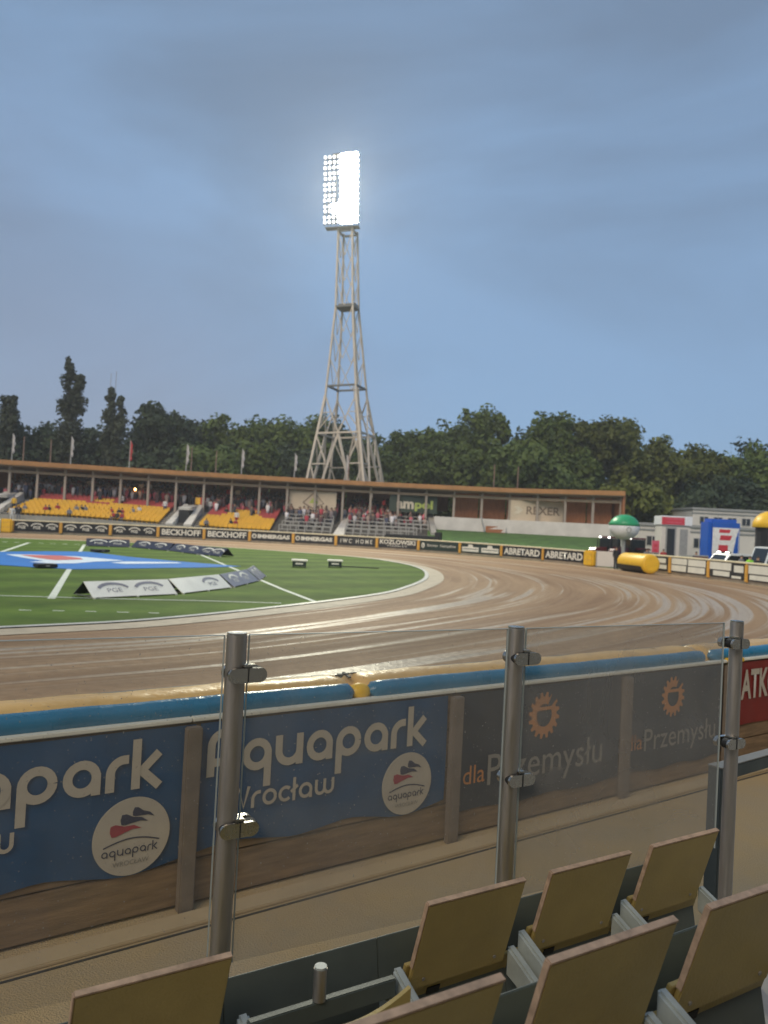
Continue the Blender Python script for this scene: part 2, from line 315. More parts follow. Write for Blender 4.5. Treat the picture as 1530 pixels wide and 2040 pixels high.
# ------------------------------------------------------------------ text
DG=None
def text_me(s, mats, w=None, h=None, bold=0, extrude=.002):
    cu=bpy.data.curves.new('lettering','FONT'); cu.body=s; cu.align_x='CENTER'; cu.size=1; cu.offset=bold; cu.resolution_u=3
    ob=bpy.data.objects.new('lettering',cu); COL.objects.link(ob); bpy.context.view_layer.update()
    me=bpy.data.meshes.new_from_object(ob.evaluated_get(bpy.context.evaluated_depsgraph_get())); bpy.data.objects.remove(ob); bpy.data.curves.remove(cu)
    co=np.empty(len(me.vertices)*3); me.vertices.foreach_get('co',co); co=co.reshape(-1,3)
    lo=co.min(0); hi=co.max(0); c=(lo+hi)/2; e=hi-lo
    sx=sy=1
    if w and h: sx,sy=w/e[0],h/e[1]
    elif w: sx=sy=w/e[0]
    elif h: sx=sy=h/e[1]
    n=np.stack([(co[:,0]-c[0])*sx, np.zeros(len(co)), (co[:,1]-c[1])*sy],1)
    me.vertices.foreach_set('co',n.ravel()); me.materials.clear(); me.materials.append(mats); me.update()
    if me.polygons and me.polygons[0].normal.y>0: me.flip_normals()
    return me
def text(s, mt, parent, x, y, z, w=None, h=None, bold=0, name='lettering'):
    return link(name, text_me(s, mt, w, h, bold), parent, (x,y,z))

def stroke(mb, pts, w, y, mi=0):
    P=[np.array(p,float) for p in pts]; n=len(P); Lp=[];Rp=[]
    for i in range(n):
        if i==0: d=P[1]-P[0]
        elif i==n-1: d=P[-1]-P[-2]
        else: d=(P[i+1]-P[i])/max(1e-9,np.linalg.norm(P[i+1]-P[i]))+(P[i]-P[i-1])/max(1e-9,np.linalg.norm(P[i]-P[i-1]))
        d=d/max(1e-9,np.linalg.norm(d)); q=np.array([-d[1],d[0]])*w/2; Lp.append(P[i]+q); Rp.append(P[i]-q)
    vs=[(a[0],y,a[1]) for a in Lp]+[(a[0],y,a[1]) for a in Rp]
    mb.add(vs,[(i,i+1,n+i+1,n+i) for i in range(n-1)],mi)
def arc(cx,cy,r,a0,a1,n=14,ry=None): return [(cx+r*math.cos(math.radians(a0+(a1-a0)*i/n)), cy+(ry or r)*math.sin(math.radians(a0+(a1-a0)*i/n))) for i in range(n+1)]
GL={ 'a':([arc(.5,.5,.38,0,360,22),[(.88,0),(.88,.6)]],1.14), 'q':([arc(.5,.5,.38,0,360,22),[(.88,-.55),(.88,.6)]],1.14),
 'p':([arc(.5,.5,.38,0,360,22),[(.12,-.55),(.12,.5)]],1.14), 'u':([[(.12,1)]+arc(.5,.5,.38,180,360,12)+[(.88,1)],[(.88,.0),(.88,.6)]],1.14),
 'r':([[(.12,0),(.12,.5)]+arc(.5,.5,.38,175,95,8)+[(.62,.88)]],.72), 'k':([[(.12,0),(.12,1.42)],[(.78,.98),(.26,.47)],[(.26,.53),(.82,.0)]],1.0),
 'A':([[(.12,0),(.12,.86)]+arc(.5,.92,.38,180,0,12)+[(.88,.86),(.88,0)],[(.12,.42),(.88,.42)]],1.16),
 'W':([[(.0,1.3),(.3,.1),(.6,1.2),(.9,.1),(1.2,1.3)]],1.36), 'o':([arc(.5,.5,.38,0,360,22)],1.06), 'c':([arc(.5,.5,.38,45,315,16)],.96),
 'l':([[(.12,0),(.12,1.4)],[(-.1,.55),(.36,.9)]],.42), 'w':([[(.12,1),(.12,.45)]+arc(.42,.42,.3,180,360,8)+[(.72,1)],[(.72,.45)]+arc(1.02,.42,.3,180,360,8)+[(1.32,1)]],1.5)}
def geo_text(s, mt, parent, x0, z0, width, y, w=.24, name='lettering'):
    mb=MB(); x=0; tot=sum(GL[c][1] for c in s)-.14; k=width/tot; i=0
    for c in s:
        for st in GL[c][0]:
            stroke(mb,[(x0+(x+px)*k,z0+pz*k) for px,pz in st],w*k,y-.0004*(i%7)); i+=1
        x+=GL[c][1]
    return mb.build(name, mt, parent)

# ================================================================== SETTING
g=MB().box((-3000,-3000,-.4),(3000,3000,-.06)).build('ground', M('ground_grass')); tag(g,'dark grassy ground around the stadium','ground',kind='structure')
pairs=[((-34,-6),(-26.5,-13)),((-16,8.3),(-10.2,-1.4)),((-7.47,15.25),(-2.04,4.38)),((-4.3,18.7),(3,7.95)),((-.1,26.4),(10.2,13.8)),((1.5,31.6),(18,23)),((2.56,37.8),(23.0,36)),
 ((2.67,45),(23.3,46)),((1.35,51.3),(20.7,55.3)),((-2.3,57.5),(14.2,67.2)),((-11.5,62),(0,78.3)),((-18.8,62.3),(-14,79.5)),((-28.9,58.1),(-34.7,69.8)),((-60,42),(-66,52))]
NS=240; inner=cr([a for a,b in pairs],NS); outer=cr([b for a,b in pairs],NS)
def strip(name, A, B, za, zb, mt, nv=2, uv=False, parent=None):
    vs=[];fs=[];n=len(A)
    for i in range(n):
        for j in range(nv):
            t=j/(nv-1); p=A[i]*(1-t)+B[i]*t; vs.append((p[0],p[1],za+(zb-za)*t))
    for i in range(n-1):
        for j in range(nv-1): fs.append((i*nv+j,(i+1)*nv+j,(i+1)*nv+j+1,i*nv+j+1))
    me=bpy.data.meshes.new(name); me.from_pydata(vs,[],fs); me.materials.append(mt)
    if uv:
        Lc=[0.]
        for i in range(1,n): Lc.append(Lc[-1]+np.linalg.norm((A[i]+B[i])/2-(A[i-1]+B[i-1])/2))
        ul=me.uv_layers.new(name='UVMap')
        for li,lp in enumerate(me.loops):
            i,j=divmod(lp.vertex_index,nv); ul.data[li].uv=(Lc[i]/14., j/(nv-1))
    me.update()
    if me.polygons[0].normal.z<0: me.flip_normals()
    return link(name,me,parent)
tr=strip('track', inner, outer, 0,0, M('track_clay'),24,True); tag(tr,'brown clay speedway track with wheel streaks and painted pale glare','track',kind='structure')
def offs(A,d):
    out=[]
    for i in range(len(A)):
        t=A[min(i+1,len(A)-1)]-A[max(i-1,0)]; t=t/np.linalg.norm(t); out.append(A[i]+np.array([-t[1],t[0]])*d)
    return out
ib=offs(inner,.0); kerb_in=offs(inner,.42)
infield=MB().sheet([(p[0],p[1],.03) for p in kerb_in]).build('infield',M('turf')); tag(infield,'green turf infield inside the track','turf',kind='structure')
kb=strip('kerb',offs(inner,.22),kerb_in,.045,.045,M('kerb_white')); tag(kb,'white kerb around the green infield','kerb',kind='structure')
sb=strip('sand_strip',offs(inner,-.55),offs(inner,.22),.012,.020,M('sand_band')); tag(sb,'pale sand strip along the white kerb','path',kind='structure')

def line(pts, w, z=.036, name='painted_line'):
    mb=MB(); P=[Vector((p.x,p.y,0)) for p in pts]
    for a,b in zip(P,P[1:]):
        d=(b-a).normalized(); q=Vector((-d.y,d.x,0))*w/2
        mb.sheet([(a-q).to_tuple()[:2]+(z,),(b-q).to_tuple()[:2]+(z,),(b+q).to_tuple()[:2]+(z,),(a+q).to_tuple()[:2]+(z,)])
    return mb.build(name,M('white_line'),infield)
line([G(168,1086),G(102,1195)],.20); line([G(58,1082),G(-60,1122)],.22); line([G(385,1100),G(472,1137),G(560,1175),G(627,1201)],.16,.040)
line([G(-120,1184),G(0,1189.5),G(190,1195),G(400,1199.5),G(560,1204.5)],.11,.044)
for a,b,y in [(38,62,1218),(105,128,1219),(170,192,1220.5),(233,257,1222),(296,317,1223.5),(-30,-6,1216.5)]: line([G(a,y),G(b,y+.8)],.09)
for k in range(8): line([G(-20+24*k,1079.5+.85*k),G(-9+24*k,1079.9+.85*k)],.3)

# near concrete walkway and terrace (fence frame: origin N1, x along the fence)
FD=Vector((.8162,.5778,0)); FA=math.atan2(FD.y,FD.x); N1=Vector((-1.16,4.93,0)); FN=Vector((-FD.y,FD.x,0))
def FP(s,off=0,z=0): return N1+FD*s+FN*off+Vector((0,0,z))
wk=MB(); wk.box((-30,-8,-.05),(30,.2,-.002)); o=wk.build('walkway',M('walkway')); o.location=N1; o.rotation_euler=(0,0,FA); tag(o,'brown concrete walkway behind the near fence','walkway',kind='structure')
ks=MB(); ks.box((-30,-.26,-.002),(30,-.10,.022)); o=ks.build('kerb_edge',M('walk_kerb'),bevel=.006); o.location=N1; o.rotation_euler=(0,0,FA); tag(o,'narrow pale kerb at the foot of the near fence','kerb',kind='structure')
o=MB().box((-30,-.30,-.003),(30,-.285,.004)).build('drain_groove',M('rubber')); o.location=N1; o.rotation_euler=(0,0,FA); tag(o,'thin dark groove along the walkway kerb','groove',kind='structure')
RD=math.radians(31.2); RV=Vector((math.cos(RD),math.sin(RD),0)); RN=Vector((-RV.y,RV.x,0))   # seating rows
ROW1=Vector((-.66,1.80,0))
st=MB()
for k,(y0,y1,z) in enumerate([(-.45,.42,.55),(-1.2,-.45,.83),(-1.95,-1.2,1.11),(-2.7,-1.95,1.39),(-7,-2.7,1.67)]): st.box((-9,y0,-.04),(9,y1-.001*k,z))
o=st.build('terrace',M('concrete'),bevel=0); o.location=ROW1; o.rotation_euler=(0,0,RD); tag(o,'concrete steps under the near seats','terrace',kind='structure')

# ================================================================== NEAR FENCE
def fence_section(s0,s1,label):
    t=thing('fence_section',label,'fence',FP(s0),FA,'sections of the near track fence'); w=s1-s0
    for k,(z0,z1) in enumerate([(.02,.29),(.30,.58),(.59,.88),(.89,1.17)]): MB().box((.0,.0,z0),(w,.035,z1)).build('plank',M('plank'),t,bevel=.006)
    MB().box((w-.05,-.085,0),(w+.05,-.018,1.16)).build('post',M('fence_post'),t,bevel=.008)
    MB().box((0,-.03,1.183),(w-.003,.04,1.212)).build('top_rail',M('board_white'),t,bevel=.006)
    return t
secs=[(-4.4,-2.2,'plank fence section at the left picture edge'),(-2.2,0,'plank fence section behind the left blue water park banner'),(0,2.2,'plank fence section behind the middle blue water park banner'),
 (2.2,4.36,'plank fence section behind the left dark banner with orange gear'),(4.36,6.12,'plank fence section behind the right dark banner with orange gear'),(6.42,8.6,'plank fence section behind the red banner'),(8.6,10.8,'plank fence section beyond the red banner')]
for a in secs[1:6]: fence_section(*a)
def hang(s0,s1,z0,z1,mt,label,wave=.02,name='banner',cat='banner'):
    t=thing(name,label,cat,FP(s0,-.012),FA); w=s1-s0; mb=MB(); n=24
    top=[(w*i/n,z1) for i in range(n+1)]; ph=s0*3
    bot=[(w*i/n,z0+wave*math.sin(ph+i*.55)+wave*.6*math.sin(ph*2+i*.23)) for i in range(n+1)]
    vs=[];fs=[]
    for i in range(n+1):
        for j in range(5):
            q=j/4; x=top[i][0]; z=bot[i][1]*(1-q)+top[i][1]*q; vs.append((x,-.004-.0035*math.sin(i*.8+j*.7+ph)-.003*math.sin(i*1.7-j*.9)*(1-q*.6),z))
    for i in range(n):
        for j in range(4): fs.append((i*5+j,(i+1)*5+j,(i+1)*5+j+1,i*5+j+1))
    nb=len(vs); vs2=[(x,y+.004,z) for x,y,z in vs]; mb.add(vs,fs); mb.add(vs2,[f[::-1] for f in fs])
    mb.build('cloth',mt,t,smooth='all'); return t,w
def aqua(s0,label):
    t,w=hang(s0+.06,s0+2.13,.33,1.165,M('blue_banner'),label,.028)
    Y=-.016
    geo_text('Aquapark',M('cream'),t,.05,.815,1.80,Y,.25)
    geo_text('Wroclaw',M('cream'),t,.22,.565,.80,Y,.20)
    c=(1.69,.53); R=.235
    MB().plate([(c[0]+R*math.cos(a*math.pi/24),c[1]+R*math.sin(a*math.pi/24)) for a in range(48)],Y,Y+.004).build('emblem_disc',M('cream'),t)
    for k,(mt,x,z,sc,rot) in enumerate([('red_ink',-.10,.035,1.0,0.05),('navy_ink',-.045,.095,.9,-.12),('navy_ink',.02,.135,.75,-.28)]):
        pts=[(-.035,.01),(-.03,.045),(0,.05),(.05,.03),(.11,.026),(.155,.0),(.10,.004),(.05,-.008),(.0,-.022),(-.025,-.02)]
        pts=[(c[0]+x+sc*(a*math.cos(rot)-b*math.sin(rot)),c[1]+z+sc*(a*math.sin(rot)+b*math.cos(rot))) for a,b in pts]
        MB().plate(pts,Y-.003,Y-.001).build('emblem_drop',M(mt),t)
    mb=MB(); stroke(mb,[(c[0]-.17+.034*i,c[1]-.045+.035*math.sin(i/10*math.pi)) for i in range(11)],.008,Y-.003); mb.build('emblem_swoosh',M('navy_ink'),t)
    geo_text('aquapark',M('navy_ink'),t,c[0]-.18,c[1]-.105,.34,Y-.003,.17); text('WROCŁAW',M('cream_dim'),t,c[0],Y-.003,c[1]-.155,w=.22)
aqua(-2.10,'blue water park banner with white round emblem, left of the steel post')
aqua(0,'blue water park banner between the left and middle glass posts')
def gear(s0,s1,cx,label,tx,tw):
    t,w=hang(s0+.06,s1-.06,.20,1.165,M('dark_banner'),label,.012); Y=-.014; mb=MB()
    cz=.90; pts=[]
    for k in range(16):
        a0=2*math.pi*k/16
        for da,r in ((0,.165),(.12,.165),(.17,.205),(.30,.205)): pts.append((a0+da,r))
    n=len(pts); vs=[(cx+.95*r*math.cos(a),Y,cz+r*math.sin(a)) for a,r in pts]+[(cx+.095*math.cos(a),Y,cz+.10*math.sin(a)) for a,r in pts]
    fs=[(k,(k+1)%n,n+(k+1)%n,n+k) for k in range(n) if not (.10<pts[k][0]/(2*math.pi)<.16)]
    mb.add(vs,fs); mb.plate([(cx-.10,cz+.045),(cx+.10,cz+.045),(cx+.10,cz+.075),(cx-.10,cz+.075)],Y-.002,Y-.0005); mb.build('gear_emblem',M('copper_ink'),t)
    text('dla',M('copper_ink'),t,tx+.10,Y,.50,h=.15); text('Przemysłu',M('cream_dim'),t,tx+.24+(tw-.24)/2,Y,.47,w=tw-.26)
gear(2.2,4.36,.98,'dark banner with an orange gear beside the middle glass post',.08,1.72)
gear(4.36,6.12,.72,'dark banner with an orange gear just left of the right glass post',.02,1.50)
t,w=hang(6.40,8.6,.46,1.165,M('red_banner'),'red banner with pale block letters at the right picture edge',.006)
text('ATKO',M('cream'),t,.40,-.016,.915,w=.78,h=.34,bold=.03)
# olive end post beside the opening
t=thing('end_post','olive corrugated end post between dark banner and red banner','post',FP(6.15),FA)
MB().box((.0,-.02,0),(.24,.06,1.18)).build('post',M('olive'),t,bevel=.01)
for k in range(4): MB().box((.03+.055*k,-.032,.02),(.055+.055*k,-.0205,1.16)).build('rib',M('olive'),t)
MB().box((-.02,-.05,1.181),(.27,.10,1.225)).build('cap',M('bright_yellow'),t,bevel=.008)
# inflatable air fence on the track side
def cushion(s0,s1,label):
    t=thing('air_cushion',label,'air cushion',FP(s0),FA,'air cushions along the near fence'); Lw=s1-s0; n=int(Lw*14)
    def prof(pts,x,e):
        return [Vector((x,.045+(y-.045)*1.0,z)) for y,z in pts]
    def wob(i,j): return .0022*math.sin(i*.9+j*2.1+s0)+.003*math.sin(i*.37+j+s0*2)
    yel=[(.12,1.300),(.20,1.335),(.33,1.335),(.44,1.30),(.50,1.20),(.52,1.0),(.52,.06),(.10,.06),(.10,1.2)]
    rings=[]
    for i in range(n+1):
        x=Lw*i/n; e=min(1,min(x,Lw-x)/.12); e=.72+.28*math.sqrt(max(0,1-(1-e)**2)) if e<1 else 1
        rings.append([(x,.30+(y-.30)*(.8+.2*e)+wob(i,j)*.5,(z if z<1.1 else 1.08+(z-1.08)*e)+wob(i,j)) for j,(y,z) in enumerate(yel)])
    y=MB().loft(rings).build('cover',M('air_yellow'),t,smooth='all')
    rings=[]
    for i in range(n+1):
        x=.03+(Lw-.06)*i/n; e=min(1,min(x-.03,Lw-.03-x)/.10); e=max(.12,math.sqrt(max(0,1-(1-e)**2)))
        rings.append([(x,.085+.075*e*math.cos(a)+wob(i,1)*.4,1.245+.072*e*math.sin(a)+wob(i,2)*.6) for a in [2*math.pi*k/12 for k in range(12)]])
    MB().loft(rings).build('tube',M('air_blue'),t,smooth='all')
    mb=MB(); mb.bar((.05,.505,1.268),(Lw-.05,.505,1.268),.03,.05); mb.build('hem',M('green_steel'),t)
cushion(-3.2,1.33,'yellow and blue air cushion from the left edge to the yellow joint')
cushion(1.36,5.86,'yellow and blue air cushion between the yellow joint and the olive post')
cushion(5.89,10.4,'yellow and blue air cushion behind the red banner')
t=thing('cushion_joint','bright yellow bulging joint sleeve between two air cushions','air cushion',FP(1.345),FA)
MB().sphere((0,.10,1.235),(.10,.075,.07),12,8).build('sleeve',M('bright_yellow'),t,smooth='all')
MB().bar((-.02,.2,1.327),(.06,.42,1.318),.02,.012).build('lace',M('rubber'),t)
MB().bar((-.10,.28,1.332),(.12,.33,1.332),.012,.008).build('lace',M('rubber'),t)

# ================================================================== GLASS BARRIER
PP=[Vector((-.41,2.25,0)),Vector((.49,2.73,0)),Vector((1.55,3.33,0))]
pd=[(.030,'left glass barrier steel post with two clamps'),(.030,'middle glass barrier steel post with two clamps'),(.028,'right glass barrier steel post beside the red banner')]
ga=math.atan2(PP[2].y-PP[0].y,PP[2].x-PP[0].x)
clampz=[(2.045,1.60),(2.055,1.63),(2.07,1.645)]
for k,(p,(r,lab)) in enumerate(zip(PP,pd)):
    t=thing('barrier_post',lab,'post',p+Vector((0,0,.55)),ga,'steel posts of the glass barrier'); zt=2.16-.55
    MB().tube((0,0,0),(0,0,zt-.002),r,n=24).build('tube',M('steel'),t,smooth=True)
    MB().tube((0,0,zt-.002),(0,0,zt+.004),r*.97,n=24).build('cap',M('clamp'),t,smooth=True)
    MB().tube((0,0,0),(0,0,.012),.08,n=20).build('foot_plate',M('steel'),t)
    for z in clampz[k]:
        z-=.55
        sides=(1,) if k<2 else (-1,)
        c=None
        for sgn in sides:
            # rounded plate pair gripping the glass edge
            def ova(x0,x1,h): return [(x0+ (h/2)*math.cos(a),z+(h/2)*math.sin(a)) for a in [math.pi/2+math.pi*i/8 for i in range(9)]]+[(x1+(h/2)*math.cos(a),z+(h/2)*math.sin(a)) for a in [-math.pi/2+math.pi*i/8 for i in range(9)]]
            xa,xb=(-.012,.062) if sgn>0 else (-.062,.012)
            c=MB().plate(ova(xa,xb,.042),-.044,-.034).build('clamp',M('clamp'),t,smooth=True,bevel=0)
            MB().plate(ova(xa,xb,.042),.012,.030).build('back_plate',M('clamp'),c,smooth=True)
            MB().plate(ova(xa+.004,xb+.004,.040),-.0335,-.006).build('gasket',M('rubber'),c)
            MB().box((.026*sgn-.0015,-.046,z-.021),(.026*sgn+.0015,-.0435,z+.021)).build('seam',M('rubber'),c)
            MB().box((min(.012*sgn,.042*sgn),-.036,z+.0215),(max(.012*sgn,.042*sgn),.004,z+.029)).build('clip',M('clamp'),c,bevel=.002)
def pane(a,b,label,mt='glass_dusty',z0=1.2,z1=2.155):
    d=b-a; t=thing('glass_pane',label,'glass pane',Vector((a.x,a.y,z0)),math.atan2(d.y,d.x),'panes of the glass barrier'); w=d.length; h=z1-z0
    vs=[(0,0,0),(w,0,0),(w,0,h),(0,0,h)]; MB().sheet(vs).build('pane',M(mt),t)
    MB().box((0,-.004,h+.0005),(w,.004,h+.0025)).build('edge',M('glass_edge'),t); 
    for x in (0,w): MB().box((x-.0015,-.004,0),(x+.0015,.004,h)).build('edge',M('glass_edge'),t)
gd=(PP[2]-PP[0]).normalized(); gn=Vector((-gd.y,gd.x,0))*.0
pane(PP[0]-gd*1.25+gn,PP[0]-gd*.037+gn,'dusty glass pane left of the left steel post','glass_clear')
pane(PP[0]+(PP[1]-PP[0]).normalized()*.037,PP[1]-(PP[1]-PP[0]).normalized()*.037,'dusty glass pane between the left and middle steel posts')
d=(PP[2]-PP[1]).normalized(); pane(PP[1]+d*.045,PP[2]-d*.085,'hazy glass pane between the middle and right steel posts','glass_hazy')
# dark steel barrier standing on the walkway
t=thing('steel_barrier','dark steel barrier with pale-topped rail right of the glass','barrier',at(1432,1525,3.75)*1,FA+.03)
bz=t.location.z; t.location.z=0
MB().box((-.035,-.035,0),(.035,.035,bz-.004)).build('post',M('green_steel'),t,bevel=.004)
MB().box((-.036,-.036,bz-.0035),(.036,.036,bz+.003)).build('cap',M('cream_dim'),t)
MB().box((.036,-.03,bz-.068),(2.2,.03,bz-.004)).build('rail',M('green_steel'),t,bevel=.004)
MB().box((.040,-.031,bz-.0035),(2.2,.031,bz+.002)).build('rail_cap',M('cream_dim'),t)
MB().box((2.2,-.035,0),(2.27,.035,bz)).build('post',M('green_steel'),t,bevel=.004)

# ================================================================== NEAR SEATS
PW=.382; PIT=.498; LEAN=math.radians(17)
def seat_parts(t, back=True):
    # local: x along the row, +y towards the track, origin on the step below the top left corner of the back
    H=.83
    def bp(x,v,d): # point on reclined back: v down from the top, d out towards the camera
        return (x, -0.0+v*math.sin(LEAN)-d*math.cos(LEAN), H-v*math.cos(LEAN)-d*math.sin(LEAN))
    def slab(x0,x1,v0,v1,d0,d1): return MB().hexa([bp(x0,v1,d0),bp(x1,v1,d0),bp(x1,v1,d1),bp(x0,v1,d1),bp(x0,v0,d0),bp(x1,v0,d0),bp(x1,v0,d1),bp(x0,v0,d1)])
    if back:
        b=slab(0,PW,.004,.32,-.008,.008).build('backrest',M('seat_yellow'),t,bevel=.003)
        slab(.0005,PW-.0005,-.002,.0036,-.0078,.0085).build('worn_edge',M('seat_edge'),b)
        slab(-.0035,-.0002,.001,.235,-.0075,.0075).build('worn_edge',M('seat_edge'),b)
        slab(-.058,PW+.052,.325,.52,-.030,-.016).build('lower_panel',M('seat_yellow'),b,bevel=.002); slab(-.014,PW*.98,.2355,.321,-.024,-.0095).build('hinge_panel',M('seat_yellow'),b,bevel=.002)
        for x_ in (.05,PW-.05): MB().tube(bp(x_,.285,.006),bp(x_,.285,.0115),.006,n=8).build('rivet',M('steel'),b)
        slab(.10,.15,.36,.47,-.0155,-.013).build('slot',M('black'),b)
    else:
        # backrest folded down: curved panel lying low
        rings=[]
        for i in range(13):
            x=.0+PW*1.0*i/12; z=.615+.05*((i-6)/6)**2
            rings.append([(x,-.085,z-.2),(x,-.085,z),(x,-.099,z),(x,-.099,z-.2)])
        MB().loft(rings).build('folded_back',M('seat_yellow'),t,smooth=True)
    # tipped-up seat pan in front
    MB().hexa([(-.07,.10,.33),(PW+.045,.10,.33),(PW+.045,.125,.33),(-.07,.125,.33),(-.07,.165,.665),(PW+.045,.165,.665),(PW+.045,.172,.665),(-.07,.172,.665)]).build('seat_pan',M('seat_plate'),t,bevel=.002)
    if not back: MB().box((-.04,.035,.555),(PW+.04,.06,.61)).build('cross_bar',M('seat_plate'),t,bevel=.003)
    for x,dz in ((-.058,.012),(PW+.014,-.03)):
        br=MB().hexa([(x,-.07,.46+dz),(x+.034,-.07,.46+dz),(x+.034,.09,.50+dz),(x,.09,.50+dz),(x,-.07,.535+dz),(x+.034,-.07,.535+dz),(x+.034,.09,.60+dz),(x,.09,.60+dz)]).build('bracket',M('seat_bracket'),t,bevel=.008)
        MB().box((x+.006,-.0725,.470+dz),(x+.028,-.0705,.520+dz)).build('socket',M('black'),br)
        MB().tube((x+.013,.03,.45),(x+.013,.03,.47),.012,n=8).build('bolt',M('steel'),br)
    MB().box((-.06,.02,.28),(PW+.05,.06,.36)).build('beam',M('seat_yellow'),t,bevel=.004)
    for x in (.03,PW-.07): MB().box((x,.025,.0),(x+.04,.055,.285)).build('leg',M('seat_bracket'),t)
labs=['mustard folding seat back at the bottom left corner','seat without raised back showing steel cross bar and knob','mustard seat back in front of the middle glass post','mustard seat back, second from right in the front row','mustard seat back beside the dark steel barrier, farthest in the front row']
for k in range(5):
    t=thing('folding_seat',labs[k],'seat',ROW1+RV*(PIT*k)+Vector((0,0,.545)),RD,'folding seats of the front row'); seat_parts(t,k!=1)
    if k==1:
        kn=MB().tube((.17,.045,.611),(.17,.045,.70),.019,n=16).build('knob',M('steel'),t,smooth=True); MB().tube((.17,.045,.7002),(.17,.045,.706),.0175,n=16).build('knob_cap',M('seat_bracket'),kn,smooth=True)
R2=Vector((.37,1.53,0))
for k,lab in [(-1,'mustard seat back cut by the bottom edge, near row'),(0,'large mustard seat back in the near row at bottom right'),(1,'mustard seat back at the right edge of the near row')]:
    t=thing('folding_seat',lab,'seat',R2+RV*(PIT*k)+Vector((0,0,.827)),RD,'folding seats of the near row'); seat_parts(t)
# roof of the near stand (unseen, edge set back to half-shade the foreground)
t=thing('stand_roof','long dark unseen roof of the near stand, placed for its shade','roof',ROW1,RD)
MB().hexa([(-40,-16,8.6),(40,-16,8.6),(40,-5.3,7.4),(-40,-5.3,7.4),(-40,-16,8.9),(40,-16,8.9),(40,-5.3,7.65),(-40,-5.3,7.65)]).build('roof_sheet',M('roof_dark'),t)
MB().box((-40,-16.3,0),(40,-16.01,8.59)).build('back_wall',M('concrete'),t)

# ================================================================== FAR FENCE BOARDS
FX=[-85,20,117,216,311,403,494,581,666,748,831,914,997,1080,1166]
FY=[67,70.2,72.5,74.5,76.3,77.8,78.8,79,78.7,78,76.6,74.5,71.4,67.5,62.9]
def arc_logo(mb,cx,cz,s,y):
    stroke(mb,[(cx+s*.95*math.cos(a),cz-.05+s*.62*math.sin(a)) for a in [math.pi*(.08+.84*i/12) for i in range(13)]],s*.20,y)
def board(A,B,lab,style,content,H=1.22,grp='advert boards along the far fence'):
    d=B-A; w=d.length; t=thing('advert_board',lab,'advert board',A,math.atan2(d.y,d.x),grp)
    mt={'k':'board_black','g':'board_green','w':'board_black'}[style]
    MB().box((.30,-.12,.22),(w-.02,.10,H-.09)).build('face',M(mt),t,bevel=.03)
    MB().box((.0,-.16,.10),(.29,.12,H-.092)).build('joint_pad',M('orange_pad'),t,bevel=.05)
    MB().box((0,-.14,H-.088),(w,.22,H+.03)).build('top_cover',M('cap'),t,bevel=.03)
    MB().box((0,-.04,0),(w,.06,.215)).build('kick_board',M('kick'),t)
    MB().box((.1,.10,0),(w-.1,.40,H-.10)).build('cushion',M('board_black'),t)
    cx=(w+.3)/2; Y=-.126; ww=w-.55; mz=(H+.13)/2
    if content=='arcs':
        for k in range(3):
            x=.3+(w-.32)*(k+.5)/3; mb=MB(); arc_logo(mb,x,mz-.02,.55,Y); mb.build('arc_emblem',M('board_white'),t); text('PGE',M('board_white'),t,x,Y-.004,mz-.10,w=.62,h=.30,bold=.03)
    elif isinstance(content,str): text(content,M('board_white'),t,cx,Y,mz,w=ww*.96,h=.60,bold=.035)
    elif content[0]=='logo':
        MB().plate([(.62+.24*math.cos(a*math.pi/8),mz+.24*math.sin(a*math.pi/8)) for a in range(16)],Y,Y+.003).build('round_emblem',M('board_white'),t)
        text('e',M('board_black'),t,.62,Y-.004,mz,h=.28,bold=.03); text(content[1],M('board_white'),t,.95+(w-1.15)/2,Y,mz,w=w-1.2,h=.42,bold=.05)
    elif content[0]=='spaced': text(content[1],M('board_white'),t,cx,Y,mz,w=ww*.88,h=.42,bold=.015)
    elif content[0]=='two': text(content[1],M('board_white'),t,cx,Y,mz+.13,w=ww*.97,h=.46,bold=.03); text(content[2],M('board_white'),t,cx,Y,mz-.26,w=ww*.55,h=.15)
    elif content[0]=='script':
        MB().plate([(.68+.18*math.cos(a*math.pi/8),mz+.26*math.sin(a*math.pi/8)) for a in range(16)],Y,Y+.003).build('oval_emblem',M('board_white'),t)
        text('6',M(mt),t,.68,Y-.004,mz,h=.34); text('Browar  Namysłów',M('board_white'),t,1.1+(w-1.35)/2,Y,mz,w=w-1.45,h=.34)
    elif content[0]=='pair':
        for k in (0,1):
            x=.3+(w-.32)*(k+.5)/2; ww2=(w-.5)/2*.9
            MB().plate([(x-ww2/2,mz-.32),(x+ww2/2,mz-.32),(x+ww2/2,mz+.12),(x+.3,mz+.12),(x+.22,mz+.36),(x-.25,mz+.36),(x-.32,mz+.12),(x-ww2/2,mz+.12)],Y,Y+.003).build('logo_panel',M('board_white'),t)
            MB().plate([(x-ww2/2+.1,mz-.10),(x+ww2/2-.1,mz-.10),(x+ww2/2-.1,mz-.04),(x-ww2/2+.1,mz-.04)],Y-.003,Y-.001).build('logo_bar',M('board_green'),t)
    elif content[0]=='bars':
        hw=content[1]
        for (a,b,c,e) in hw: MB().plate([(.3+(w-.35)*a,.24+(H-.35)*c),(.3+(w-.35)*b,.24+(H-.35)*c),(.3+(w-.35)*b,.24+(H-.35)*e),(.3+(w-.35)*a,.24+(H-.35)*e)],Y,Y+.003).build('logo_block',M('board_white'),t)
    return t
cont=['arcs','arcs','arcs','arcs','BECKHOFF','BECKHOFF',('logo','IMMERGAS'),('logo','IMMERGAS'),('spaced','I W C   H O M E'),('two','KOZLOWSKI','MARKET'),('script',),('pair',),'ABRETARD','ABRETARD']
